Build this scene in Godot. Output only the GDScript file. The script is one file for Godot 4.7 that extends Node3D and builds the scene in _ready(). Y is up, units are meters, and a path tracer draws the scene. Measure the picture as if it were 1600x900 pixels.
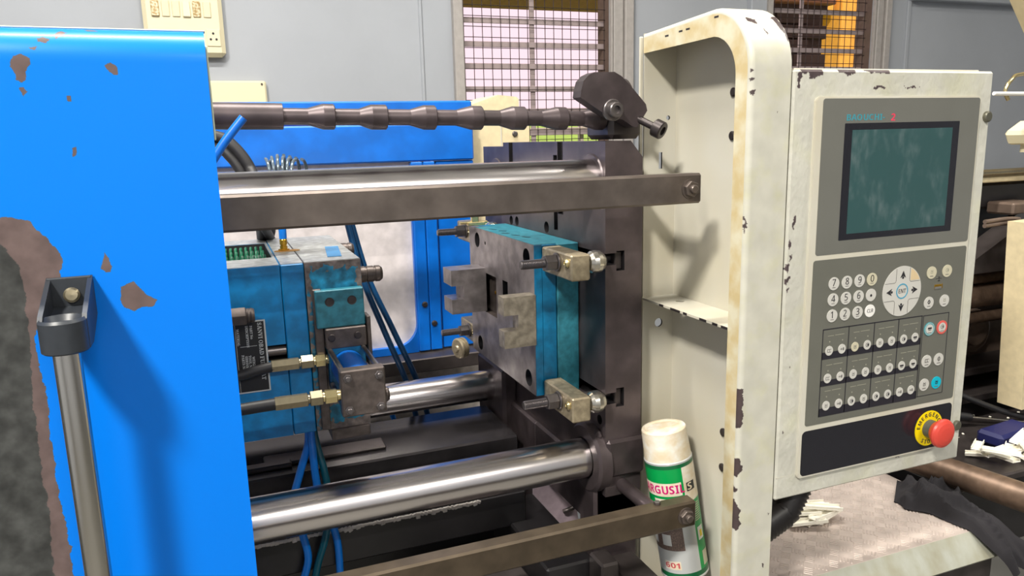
extends Node3D
# Injection moulding machine in a workshop. x runs along the machine, y is up, z comes towards the operator.

class MB:
	var st := SurfaceTool.new()
	var o := Vector3.ZERO
	var uvr := Rect2(0, 0, 1, 1)
	func _init(origin := Vector3.ZERO, uv := Rect2(0, 0, 1, 1)):
		o = origin
		uvr = uv
		st.begin(Mesh.PRIMITIVE_TRIANGLES)
	func v(p: Vector3, n: Vector3):
		st.set_normal(n)
		st.set_uv(Vector2((p.x - uvr.position.x) / uvr.size.x, 1.0 - (p.y - uvr.position.y) / uvr.size.y))
		st.add_vertex(p - o)
	func tri(a: Vector3, b: Vector3, c: Vector3, na: Vector3, nb := Vector3.INF, nc := Vector3.INF):
		if nb == Vector3.INF:
			nb = na
			nc = na
		if (b - a).cross(c - a).dot(na + nb + nc) > 0.0:
			v(a, na); v(c, nc); v(b, nb)
		else:
			v(a, na); v(b, nb); v(c, nc)
	func quad(a: Vector3, b: Vector3, c: Vector3, d: Vector3, n: Vector3):
		tri(a, b, c, n)
		tri(a, c, d, n)
	func box(c: Vector3, s: Vector3, bev := 0.0, B := Basis()):
		var h := s * 0.5
		bev = minf(bev, minf(h.x, minf(h.y, h.z)) * 0.9)
		for ax in 3:
			var u := (ax + 1) % 3
			var w := (ax + 2) % 3
			for sg in [-1.0, 1.0]:
				var n := Vector3.ZERO
				n[ax] = sg
				var q := []
				for k in [[-1, -1], [1, -1], [1, 1], [-1, 1]]:
					var p := Vector3.ZERO
					p[ax] = sg * h[ax]
					p[u] = k[0] * (h[u] - bev)
					p[w] = k[1] * (h[w] - bev)
					q.append(c + B * p)
				quad(q[0], q[1], q[2], q[3], B * n)
			if bev <= 0.0:
				continue
			for su in [-1.0, 1.0]:
				for sw in [-1.0, 1.0]:
					var n := Vector3.ZERO
					n[u] = su
					n[w] = sw
					var q := []
					for k in [[-1, 0], [1, 0], [1, 1], [-1, 1]]:
						var p := Vector3.ZERO
						p[ax] = k[0] * (h[ax] - bev)
						p[u] = su * (h[u] - (bev if k[1] else 0.0))
						p[w] = sw * (h[w] - (0.0 if k[1] else bev))
						q.append(c + B * p)
					quad(q[0], q[1], q[2], q[3], (B * n).normalized())
		if bev > 0.0:
			for sx in [-1.0, 1.0]:
				for sy in [-1.0, 1.0]:
					for sz in [-1.0, 1.0]:
						var g := Vector3(sx, sy, sz)
						var a := c + B * (g * Vector3(h.x, h.y - bev, h.z - bev))
						var b := c + B * (g * Vector3(h.x - bev, h.y, h.z - bev))
						var d := c + B * (g * Vector3(h.x - bev, h.y - bev, h.z))
						tri(a, b, d, (B * g).normalized())
	func bx(x0: float, x1: float, y0: float, y1: float, d0: float, d1: float, bev := 0.0):
		box(Vector3((x0 + x1) / 2, (y0 + y1) / 2, -(d0 + d1) / 2), Vector3(absf(x1 - x0), absf(y1 - y0), absf(d1 - d0)), bev)
	func frame_of(dir: Vector3) -> Array:
		var up := Vector3.UP if absf(dir.y) < 0.9 else Vector3.RIGHT
		var a := dir.cross(up).normalized()
		return [a, a.cross(dir).normalized()]
	# prof: Vector2(distance along, radius); every span is flat along and round about
	func lathe(p0: Vector3, dir: Vector3, prof: Array, seg := 24, flat := false, roll := 0.0):
		dir = dir.normalized()
		var f := frame_of(dir)
		for i in prof.size() - 1:
			var A: Vector2 = prof[i]
			var Z: Vector2 = prof[i + 1]
			var sl := (Z - A)
			if sl.length() < 1e-7:
				continue
			var na := sl.x / sl.length()
			var nx := -sl.y / sl.length()
			for k in seg:
				var t0 := TAU * k / seg + roll
				var t1 := TAU * (k + 1) / seg + roll
				var tm := (t0 + t1) / 2
				var e0: Vector3 = f[0] * cos(t0) + f[1] * sin(t0)
				var e1: Vector3 = f[0] * cos(t1) + f[1] * sin(t1)
				var em: Vector3 = f[0] * cos(tm) + f[1] * sin(tm)
				var n0 := ((em if flat else e0) * na + dir * nx).normalized()
				var n1 := ((em if flat else e1) * na + dir * nx).normalized()
				var a := p0 + dir * A.x + e0 * A.y
				var b := p0 + dir * A.x + e1 * A.y
				var c := p0 + dir * Z.x + e1 * Z.y
				var d := p0 + dir * Z.x + e0 * Z.y
				if Z.y > 1e-7:
					tri(a, c, d, n0, n1, n0)
				if A.y > 1e-7:
					tri(a, b, c, n0, n1, n1)
	func cyl(p0: Vector3, p1: Vector3, r0: float, r1 := -1.0, seg := 24, bev := 0.0, flat := false, roll := 0.0):
		if r1 < 0.0:
			r1 = r0
		var L := p0.distance_to(p1)
		var pr := [Vector2(0, 0), Vector2(0, r0), Vector2(L, r1), Vector2(L, 0)]
		if bev > 0.0:
			pr = [Vector2(0, 0), Vector2(0, r0 - bev), Vector2(bev, r0), Vector2(L - bev, r1), Vector2(L, r1 - bev), Vector2(L, 0)]
		lathe(p0, p1 - p0, pr, seg, flat, roll)
	func hexnut(p0: Vector3, p1: Vector3, r: float, roll := 0.0):
		cyl(p0, p1, r, -1.0, 6, r * 0.08, true, roll)
	func ring(c: Vector3, dir: Vector3, r0: float, r1: float, th: float, seg := 32):
		lathe(c, dir, [Vector2(0, r0), Vector2(0, r1), Vector2(th, r1), Vector2(th, r0), Vector2(0, r0)], seg)
	# polygon in the local xy plane of X, extruded from z = 0 to depth; smooth rounds the side normals of gentle corners
	func prism(poly: PackedVector2Array, X: Transform3D, depth: float, smooth := false):
		var ids := Geometry2D.triangulate_polygon(poly)
		for z in [0.0, depth]:
			var n := X.basis * Vector3(0, 0, signf(z - depth * 0.5))
			for i in range(0, ids.size(), 3):
				var p := []
				for k in 3:
					var q := poly[ids[i + k]]
					p.append(X * Vector3(q.x, q.y, z))
				tri(p[0], p[1], p[2], n)
		var s := 1.0 if Geometry2D.is_polygon_clockwise(poly) else -1.0
		var N := poly.size()
		var ns := []
		for i in N:
			var e := poly[(i + 1) % N] - poly[i]
			ns.append(Vector2(-e.y, e.x).normalized() * s)
		for i in N:
			var a := poly[i]
			var b := poly[(i + 1) % N]
			var n: Vector2 = ns[i]
			var n0 := n
			var n1 := n
			if smooth:
				if n.dot(ns[(i + N - 1) % N]) > 0.75:
					n0 = (n + ns[(i + N - 1) % N]).normalized()
				if n.dot(ns[(i + 1) % N]) > 0.75:
					n1 = (n + ns[(i + 1) % N]).normalized()
			var w0 := X.basis * Vector3(n0.x, n0.y, 0)
			var w1 := X.basis * Vector3(n1.x, n1.y, 0)
			var p0 := X * Vector3(a.x, a.y, 0)
			var p1 := X * Vector3(b.x, b.y, 0)
			var p2 := X * Vector3(b.x, b.y, depth)
			var p3 := X * Vector3(a.x, a.y, depth)
			tri(p0, p1, p2, w0, w1, w1)
			tri(p0, p2, p3, w0, w1, w0)
	func tube(pts: Array, r: float, seg := 10, steps := 6, rr := []):
		var cur := Curve3D.new()
		for i in pts.size():
			var p: Vector3 = pts[i]
			var a: Vector3 = pts[maxi(i - 1, 0)]
			var b: Vector3 = pts[mini(i + 1, pts.size() - 1)]
			cur.add_point(p, -(b - a) / 6.0, (b - a) / 6.0)
		var path := []
		var rad := []
		for i in pts.size() - 1:
			for k in steps:
				path.append(cur.sample(i, float(k) / steps))
				rad.append(r if rr.is_empty() else lerpf(rr[i], rr[i + 1], float(k) / steps))
		path.append(pts[-1])
		rad.append(r if rr.is_empty() else rr[-1])
		var d: Vector3 = (path[1] - path[0]).normalized()
		var f: Vector3 = frame_of(d)[0]
		var rings := []
		for i in path.size():
			var t: Vector3 = (path[mini(i + 1, path.size() - 1)] - path[maxi(i - 1, 0)]).normalized()
			f = (f - t * f.dot(t)).normalized()
			var g := t.cross(f)
			var ring_ := []
			for k in seg:
				ring_.append(f * cos(TAU * k / seg) + g * sin(TAU * k / seg))
			rings.append(ring_)
		for i in path.size() - 1:
			for k in seg:
				var k1 := (k + 1) % seg
				var n00: Vector3 = rings[i][k]
				var n01: Vector3 = rings[i][k1]
				var n10: Vector3 = rings[i + 1][k]
				var n11: Vector3 = rings[i + 1][k1]
				var a: Vector3 = path[i] + n00 * rad[i]
				var b: Vector3 = path[i] + n01 * rad[i]
				var c: Vector3 = path[i + 1] + n11 * rad[i + 1]
				var e: Vector3 = path[i + 1] + n10 * rad[i + 1]
				tri(a, b, c, n00, n01, n11)
				tri(a, c, e, n00, n11, n10)
		for s in [0, path.size() - 1]:
			var n: Vector3 = (path[0] - path[1]).normalized() if s == 0 else (path[-1] - path[-2]).normalized()
			for k in seg:
				tri(path[s], path[s] + rings[s][k] * rad[s], path[s] + rings[s][(k + 1) % seg] * rad[s], n)
	# a grid of points (rows of equal length) as a smooth skin with thickness
	func sheet(g: Array, th: float):
		var R := g.size()
		var Cn: int = g[0].size()
		var nn := []
		for i in R:
			var row := []
			for j in Cn:
				var du: Vector3 = g[mini(i + 1, R - 1)][j] - g[maxi(i - 1, 0)][j]
				var dv: Vector3 = g[i][mini(j + 1, Cn - 1)] - g[i][maxi(j - 1, 0)]
				row.append(du.cross(dv).normalized())
			nn.append(row)
		for sgn in [1.0, -1.0]:
			var k := 0.0 if sgn > 0 else th
			for i in R - 1:
				for j in Cn - 1:
					var P := func(a, b): return g[a][b] - nn[a][b] * k
					tri(P.call(i, j), P.call(i + 1, j), P.call(i + 1, j + 1), nn[i][j] * sgn, nn[i + 1][j] * sgn, nn[i + 1][j + 1] * sgn)
					tri(P.call(i, j), P.call(i + 1, j + 1), P.call(i, j + 1), nn[i][j] * sgn, nn[i + 1][j + 1] * sgn, nn[i][j + 1] * sgn)
		for i in R - 1:
			for j in [0, Cn - 1]:
				var n: Vector3 = (g[i][j] - g[i][1 if j == 0 else Cn - 2]).normalized()
				quad(g[i][j], g[i + 1][j], g[i + 1][j] - nn[i + 1][j] * th, g[i][j] - nn[i][j] * th, n)
		for j in Cn - 1:
			for i in [0, R - 1]:
				var n: Vector3 = (g[i][j] - g[1 if i == 0 else R - 2][j]).normalized()
				quad(g[i][j], g[i][j + 1], g[i][j + 1] - nn[i][j + 1] * th, g[i][j] - nn[i][j] * th, n)
	func done() -> ArrayMesh:
		return st.commit()

var M := {}
var used := {}

func V(x: float, y: float, d: float) -> Vector3:
	return Vector3(x, y, -d)

func numbered(called: String) -> String:
	used[called] = used.get(called, 0) + 1
	return called if used[called] == 1 else "%s_%03d" % [called, used[called] - 1]

func tag(o: Node, label: String, category: String, group := "", kind := ""):
	if label: o.set_meta("label", label)
	if category: o.set_meta("category", category)
	if group: o.set_meta("group", group)
	if kind: o.set_meta("kind", kind)

func thing(called: String, label: String, category: String, at := Vector3.ZERO, group := "") -> Node3D:
	var t := Node3D.new()
	t.name = numbered(called)
	add_child(t)
	t.position = at
	tag(t, label, category, group)
	return t

func obj(called: String, b: MB, m: Material, parent: Node = null, label := "") -> MeshInstance3D:
	var i := MeshInstance3D.new()
	i.name = called if parent else numbered(called)
	i.mesh = b.done()
	i.material_override = null
	i.mesh.surface_set_material(0, m)
	(parent if parent else self).add_child(i, true)
	if label: i.set_meta("label", label)
	return i

func struct(called: String, b: MB, m: Material, parent: Node = null) -> MeshInstance3D:
	var i := obj(called, b, m, parent)
	if parent == null: i.set_meta("kind", "structure")
	return i

func struct_root(called: String) -> Node3D:
	var t := Node3D.new()
	t.name = called
	add_child(t)
	t.set_meta("kind", "structure")
	return t

func copy(t: Node3D, at: Vector3, label: String, group := "") -> Node3D:
	var r: Node3D = t.duplicate()
	var base := String(t.name)
	r.name = numbered(base)
	add_child(r)
	r.position = at
	r.set_meta("label", label)
	if group: r.set_meta("group", group)
	return r

func text(called: String, s: String, size: float, m: Material, parent: Node, X: Transform3D, depth := 0.0003, bold := false, font := "Droid Sans") -> MeshInstance3D:
	var tm := TextMesh.new()
	var f := SystemFont.new()
	f.font_names = PackedStringArray([font])
	f.font_weight = 700 if bold else 400
	tm.font = f
	tm.text = s
	tm.font_size = 32
	tm.pixel_size = size / 24.0
	tm.depth = depth
	tm.curve_step = 1.0
	var am := ArrayMesh.new()
	am.add_surface_from_arrays(Mesh.PRIMITIVE_TRIANGLES, tm.get_mesh_arrays())
	am.surface_set_material(0, m)
	var i := MeshInstance3D.new()
	i.name = called
	i.mesh = am
	i.transform = X
	parent.add_child(i, true)
	return i

func csg_box(c: Vector3, s: Vector3, m: Material) -> CSGBox3D:
	var b := CSGBox3D.new()
	b.size = s
	b.position = c
	b.material = m
	return b

func csg_cyl(c: Vector3, axis: int, r: float, h: float, m: Material) -> CSGCylinder3D:
	var b := CSGCylinder3D.new()
	b.radius = r
	b.height = h
	b.sides = 24
	b.material = m
	b.position = c
	if axis == 0: b.rotation_degrees.z = 90
	if axis == 2: b.rotation_degrees.x = 90
	return b

func csg(called: String, parent: Node, adds: Array, cuts: Array, origin := Vector3.ZERO) -> CSGCombiner3D:
	var r := CSGCombiner3D.new()
	r.name = called
	for a in adds:
		a.position -= origin
		a.name = "solid"
		r.add_child(a, true)
	for a in cuts:
		a.operation = CSGShape3D.OPERATION_SUBTRACTION
		a.position -= origin
		a.name = "cut"
		r.add_child(a, true)
	parent.add_child(r, true)
	return r

func rrect(w: float, h: float, r: float, seg := 5) -> PackedVector2Array:
	var p := PackedVector2Array()
	for q in 4:
		var c := Vector2((w / 2 - r) * [1, -1, -1, 1][q], (h / 2 - r) * [1, 1, -1, -1][q])
		for k in seg + 1:
			var t := PI / 2 * (q + float(k) / seg)
			p.append(c + Vector2(cos(t), sin(t)) * r)
	return p

func circle(r: float, n := 28, rx := 1.0) -> PackedVector2Array:
	var p := PackedVector2Array()
	for k in n:
		p.append(Vector2(cos(TAU * k / n) * r * rx, sin(TAU * k / n) * r))
	return p

func at_xy(x: float, y: float, d: float) -> Transform3D:
	return Transform3D(Basis(), V(x, y, d))

# ---------------------------------------------------------------- materials
func noise_tex(freq: float, lo: float, hi: float, sd: int, oct := 4, contrast := 0.0, tint := Color.WHITE) -> NoiseTexture2D:
	var n := FastNoiseLite.new()
	n.seed = sd
	n.frequency = freq
	n.fractal_octaves = oct
	var t := NoiseTexture2D.new()
	t.width = 512
	t.height = 512
	t.seamless = true
	t.noise = n
	lo = lerpf(lo, hi, 0.55)
	var g := Gradient.new()
	g.set_color(0, Color(lo * tint.r, lo * tint.g, lo * tint.b))
	g.set_color(1, Color(hi, hi, hi))
	if contrast > 0.0:
		g.set_offset(0, contrast)
		g.set_offset(1, 1.0 - contrast)
	t.color_ramp = g
	return t

func bump_tex(freq: float, sd: int, strength: float) -> NoiseTexture2D:
	var t := noise_tex(freq, 0, 1, sd)
	t.color_ramp = null
	t.as_normal_map = true
	t.bump_strength = strength
	return t

func mat(c: Color, rough: float, metal := 0.0, tex: Texture2D = null, scale := 4.0) -> StandardMaterial3D:
	var m := StandardMaterial3D.new()
	m.albedo_color = c
	m.roughness = rough
	m.metallic = metal
	if tex:
		m.albedo_texture = tex
		m.uv1_triplanar = true
		m.uv1_scale = Vector3.ONE * scale
	return m

func fill_poly(im: Image, poly: PackedVector2Array, c: Color, wob := 0.0, nz: FastNoiseLite = null, mottle := 0.0):
	var lo := Vector2(1e9, 1e9)
	var hi := -lo
	for p in poly:
		lo = lo.min(p)
		hi = hi.max(p)
	for y in range(maxi(0, int(lo.y - wob) - 1), mini(im.get_height(), int(hi.y + wob) + 2)):
		for x in range(maxi(0, int(lo.x - wob) - 1), mini(im.get_width(), int(hi.x + wob) + 2)):
			var q := Vector2(x + 0.5, y + 0.5)
			if nz and wob > 0.0:
				q += Vector2(nz.get_noise_2d(x, y), nz.get_noise_2d(x + 500.0, y)) * wob
			if Geometry2D.is_point_in_polygon(q, poly):
				var k := 1.0
				if nz and mottle > 0.0:
					k += nz.get_noise_2d(x * 0.7 + 900.0, y * 0.7) * mottle
				im.set_pixel(x, y, Color(c.r * k, c.g * k, c.b * k))

func pixel_noise(sd: int, f: float) -> FastNoiseLite:
	var n := FastNoiseLite.new()
	n.seed = sd
	n.frequency = f
	n.fractal_octaves = 4
	return n

func image_mat(im: Image, rough: float, metal := 0.0) -> StandardMaterial3D:
	var m := StandardMaterial3D.new()
	m.albedo_texture = ImageTexture.create_from_image(im)
	m.roughness = rough
	m.metallic = metal
	return m

func P(a: Array) -> PackedVector2Array:
	var p := PackedVector2Array()
	for i in range(0, a.size(), 2):
		p.append(Vector2(a[i], a[i + 1]))
	return p

func _ready():
	var cam := Camera3D.new()
	cam.name = "camera"
	cam.fov = 41.711
	cam.near = 0.02
	cam.position = Vector3(0, 1.55, 0)
	cam.rotation_degrees = Vector3(-11.168, -21.054, -1.451)
	add_child(cam)
	cam.current = true
	var sky := ProceduralSkyMaterial.new()
	sky.sky_top_color = Color8(246, 222, 234)
	sky.sky_horizon_color = Color8(252, 224, 232)
	sky.ground_horizon_color = Color8(220, 210, 190)
	sky.ground_bottom_color = Color8(150, 150, 120)
	sky.sky_energy_multiplier = 1.12
	var env := Environment.new()
	env.background_mode = Environment.BG_SKY
	env.sky = Sky.new()
	env.sky.sky_material = sky
	env.tonemap_mode = Environment.TONE_MAPPER_LINEAR
	env.tonemap_exposure = 0.88
	env.sdfgi_enabled = true
	env.ssao_enabled = true
	env.ssil_enabled = true
	var we := WorldEnvironment.new()
	we.name = "environment"
	we.environment = env
	add_child(we)
	make_materials()
	lamp(-1.12, 0.5, 17.5, 0.0, "behind the operator", true)
	lamp(0.0, -1.05, 8.0, 0.0, "over the far side of the machine")
	lamp(0.7, 2.2, 8.0, 0.0, "at the back of the aisle")
	lamp(2.1, -0.1, 4.0, 0.0, "to the right of the operator")
	var sun := DirectionalLight3D.new()
	sun.name = "sun"
	sun.rotation_degrees = Vector3(-42, -25, 0)
	sun.light_energy = 1.6
	sun.light_color = Color(1.0, 0.93, 0.82)
	sun.light_angular_distance = 1.0
	sun.shadow_enabled = true
	add_child(sun)
	room()
	wall_fittings()
	front_door()
	rails()
	tie_bars()
	platen()
	fixed_mould()
	moving_mould()
	cylinder()
	hoses()
	clamps()
	rear_guard()
	bed()
	safety_bar()
	guard_tray()
	control_panel()
	bench()
	spray_can()
	right_side()
	loose_lines()

func make_materials():
	var grime := noise_tex(0.008, 0.62, 1.0, 3, 5)
	var fine := noise_tex(0.03, 0.8, 1.0, 5, 4)
	var oily := noise_tex(0.012, 0.65, 1.0, 8, 5, 0.2)
	M.wall = mat(Color8(170, 174, 181), 0.75, 0.0, noise_tex(0.006, 0.9, 1.0, 21, 4), 0.7)
	M.ceiling = mat(Color8(205, 205, 200), 0.9)
	M.floor = mat(Color8(120, 118, 112), 0.6, 0.0, grime, 0.6)
	M.winframe = mat(Color8(178, 172, 168), 0.5, 0.0, fine, 2.0)
	M.bar = mat(Color8(172, 156, 156), 0.5, 0.3)
	M.wire = mat(Color8(70, 58, 56), 0.5, 0.6)
	M.cream = mat(Color8(200, 197, 186), 0.45, 0.0, noise_tex(0.005, 0.92, 1.0, 12, 3, 0.0, Color(1, 0.98, 0.93)), 2.0)
	M.lip = mat(Color8(204, 198, 174), 0.5, 0.0, noise_tex(0.012, 0.84, 1.0, 52, 4, 0.2, Color(1, 0.93, 0.8)), 4.0)
	M.cream2 = mat(Color8(224, 208, 170), 0.5, 0.0, fine, 3.0)
	M.ivory = mat(Color8(226, 216, 182), 0.45)
	M.ivory_dirty = mat(Color8(222, 212, 182), 0.5, 0.0, noise_tex(0.02, 0.45, 1.0, 31, 4, 0.3, Color(1, 0.85, 0.6)), 9.0)
	M.blue = mat(Color8(0, 112, 216), 0.38)
	M.blue2 = mat(Color8(0, 104, 205), 0.35, 0.0, noise_tex(0.01, 0.75, 1.0, 44, 5, 0.25), 2.0)
	M.teal = mat(Color8(0, 112, 158), 0.42, 0.0, noise_tex(0.012, 0.55, 1.0, 9, 5, 0.25), 5.0)
	M.teal2 = mat(Color8(52, 128, 146), 0.38, 0.1, noise_tex(0.02, 0.6, 1.0, 10, 5, 0.2), 6.0)
	M.blueplate = mat(Color8(0, 128, 192), 0.42, 0.0, noise_tex(0.015, 0.7, 1.0, 11, 4, 0.25), 5.0)
	M.steel = mat(Color8(214, 208, 208), 0.16, 1.0)
	M.steel.roughness_texture = noise_tex(0.02, 0.5, 1.0, 15, 4)
	M.steel.uv1_triplanar = true
	M.steel.uv1_scale = Vector3(0.6, 9, 9)
	M.steel.roughness = 0.27
	M.rail = mat(Color8(112, 102, 96), 0.4, 0.65, oily, 3.0)
	M.rail2 = mat(Color8(98, 86, 72), 0.38, 0.65, oily, 3.0)
	M.castiron = mat(Color8(88, 78, 80), 0.42, 0.55, noise_tex(0.012, 0.55, 1.0, 16, 5, 0.2), 3.0)
	M.platen = mat(Color8(92, 82, 84), 0.38, 0.5, noise_tex(0.01, 0.6, 1.0, 17, 5, 0.2), 3.0)
	M.mouldface = mat(Color8(158, 150, 150), 0.36, 0.7, noise_tex(0.014, 0.55, 1.0, 18, 5, 0.2), 4.0)
	M.raw = mat(Color8(168, 158, 142), 0.38, 0.7, noise_tex(0.02, 0.55, 1.0, 19, 5, 0.2), 6.0)
	M.topsteel = mat(Color8(186, 190, 190), 0.34, 0.5, noise_tex(0.02, 0.6, 1.0, 53, 5, 0.2), 6.0)
	M.rawdark = mat(Color8(104, 94, 90), 0.42, 0.6, noise_tex(0.02, 0.6, 1.0, 20, 5, 0.2), 6.0)
	M.clamp = mat(Color8(178, 164, 138), 0.42, 0.55, noise_tex(0.02, 0.6, 1.0, 22, 5, 0.2), 8.0)
	M.bolt = mat(Color8(120, 114, 114), 0.32, 0.8, fine, 9.0)
	M.bright = mat(Color8(205, 200, 190), 0.22, 0.95)
	M.darkbolt = mat(Color8(66, 60, 60), 0.35, 0.6)
	M.dark = mat(Color8(38, 36, 38), 0.35, 0.2, oily, 2.0)
	M.bed = mat(Color8(56, 53, 55), 0.22, 0.3, oily, 2.5)
	M.black = mat(Color8(22, 22, 24), 0.5)
	M.rubber = mat(Color8(30, 29, 32), 0.55)
	M.gloss = mat(Color8(40, 36, 36), 0.42)
	M.handle = mat(Color8(46, 50, 56), 0.42, 0.0, fine, 6.0)
	M.chrome = mat(Color8(206, 202, 196), 0.2, 1.0)
	M.brass = mat(Color8(206, 160, 60), 0.25, 0.95)
	M.fitting = mat(Color8(160, 150, 126), 0.3, 0.85, fine, 9.0)
	M.fitbright = mat(Color8(214, 198, 150), 0.25, 0.9)
	M.bluetube = mat(Color8(0, 110, 205), 0.35)
	M.tealtube = mat(Color8(0, 78, 96), 0.35)
	M.navytube = mat(Color8(8, 62, 104), 0.35)
	M.frost = mat(Color8(214, 206, 206), 0.45, 0.0, noise_tex(0.012, 0.8, 1.0, 23, 5, 0.2), 4.0)
	M.frostedge = mat(Color8(196, 204, 178), 0.5)
	M.pale = mat(Color8(190, 182, 176), 0.5, 0.2, noise_tex(0.012, 0.6, 1.0, 24, 5, 0.2), 4.0)
	M.pink = mat(Color8(176, 158, 168), 0.5, 0.2, fine, 5.0)
	M.tread = mat(Color8(202, 188, 180), 0.42, 0.12, noise_tex(0.01, 0.72, 1.0, 25, 5, 0.15), 4.0)
	M.skirt = mat(Color8(176, 178, 168), 0.45, 0.1, noise_tex(0.012, 0.75, 1.0, 26, 5, 0.2, Color(1, 0.97, 0.9)), 4.0)
	M.strip = mat(Color8(250, 246, 232), 0.45)
	M.cloth = mat(Color8(34, 32, 36), 0.95)
	M.pipe = mat(Color8(126, 104, 88), 0.4, 0.5, noise_tex(0.02, 0.6, 1.0, 27, 5, 0.2), 5.0)
	M.unit = mat(Color8(128, 110, 98), 0.42, 0.4, oily, 3.0)
	M.gunmetal = mat(Color8(84, 77, 76), 0.4, 0.6, oily, 3.0)
	M.coil = mat(Color8(92, 104, 114), 0.18, 0.3)
	M.grey = mat(Color8(107, 107, 101), 0.42, 0.0, noise_tex(0.006, 0.93, 1.0, 28, 3), 4.0)
	M.grey2 = mat(Color8(102, 102, 94), 0.42, 0.0, noise_tex(0.006, 0.93, 1.0, 29, 3), 4.0)
	M.cell = mat(Color8(106, 106, 98), 0.42)
	M.panelblack = mat(Color8(34, 34, 40), 0.16)
	M.band = mat(Color8(36, 34, 42), 0.4)
	M.key = mat(Color8(194, 192, 186), 0.4)
	M.keybeige = mat(Color8(194, 188, 164), 0.4)
	M.keywhite = mat(Color8(230, 228, 224), 0.4)
	M.ink = mat(Color8(40, 38, 42), 0.5)
	M.inkgrey = mat(Color8(110, 108, 104), 0.5)
	M.printgrey = mat(Color8(150, 148, 132), 0.5)
	M.inkblue = mat(Color8(70, 150, 180), 0.45)
	M.cyan = mat(Color8(0, 176, 200), 0.4)
	M.ringteal = mat(Color8(60, 150, 160), 0.4)
	M.ringred = mat(Color8(214, 92, 84), 0.4)
	M.logo = mat(Color8(60, 140, 155), 0.4)
	M.logored = mat(Color8(220, 60, 90), 0.4)
	M.yellow = mat(Color8(240, 212, 0), 0.4)
	M.red = mat(Color8(205, 70, 58), 0.38)
	M.collar = mat(Color8(80, 82, 80), 0.4)
	M.green = mat(Color8(0, 150, 72), 0.3)
	M.darkgreen = mat(Color8(20, 96, 58), 0.3)
	M.tin = mat(Color8(196, 198, 198), 0.3, 0.2)
	M.canwhite = mat(Color8(232, 230, 222), 0.4, 0.0, noise_tex(0.01, 0.86, 1.0, 33, 4, 0.2, Color(1, 0.93, 0.82)), 9.0)
	M.magenta = mat(Color8(200, 10, 110), 0.4)
	M.redink = mat(Color8(190, 70, 80), 0.5)
	M.photo = mat(Color8(120, 100, 92), 0.4, 0.0, noise_tex(0.03, 0.25, 1.0, 34, 3, 0.25), 30.0)
	M.springgreen = mat(Color8(20, 92, 66), 0.3, 0.2)
	M.brick = mat(Color8(112, 92, 82), 0.85, 0.0, fine, 2.0)
	M.ochre = mat(Color8(240, 178, 78), 0.85, 0.0, fine, 1.0)
	M.peach = mat(Color8(252, 214, 180), 0.85)
	M.grass = mat(Color8(150, 190, 80), 0.95, 0.0, grime, 2.0)
	M.timber = mat(Color8(216, 152, 112), 0.8, 0.0, fine, 2.0)
	M.screwhead = mat(Color8(120, 118, 104), 0.35, 0.7)

func lamp(x: float, z: float, energy: float, turn: float, place: String, square := false):
	var t := thing("ceiling_lamp", ("square white lamp panel on the ceiling " if square else "white fluorescent tube batten on the ceiling ") + place, "lamp", Vector3(x, 3.4, z))
	t.rotation_degrees.y = turn
	var b := MB.new()
	b.box(Vector3(0, -0.03, 0), Vector3(0.4, 0.06, 0.4) if square else Vector3(1.25, 0.06, 0.09), 0.008)
	obj("housing", b, M.ceiling, t)
	var e := StandardMaterial3D.new()
	e.albedo_color = Color.WHITE
	e.emission_enabled = true
	e.emission = Color(1.0, 0.98, 0.94)
	e.emission_energy_multiplier = 6.0
	b = MB.new()
	if square:
		b.box(Vector3(0, -0.066, 0), Vector3(0.34, 0.012, 0.34), 0.004)
	else:
		b.cyl(Vector3(-0.6, -0.085, 0), Vector3(0.6, -0.085, 0), 0.016, -1, 14)
	obj("lamp_diffuser" if square else "lamp_tube", b, e, t)
	var a := AreaLight3D.new()
	a.name = "lamp_light"
	a.area_size = Vector2(0.32, 0.32) if square else Vector2(1.2, 0.08)
	a.light_color = Color(1.0, 0.98, 0.94)
	a.light_energy = energy
	a.area_range = 20.0
	a.area_attenuation = 2.0
	a.shadow_enabled = true
	a.position = Vector3(0, -0.11, 0)
	a.rotation_degrees.x = -90
	t.add_child(a)

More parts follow.
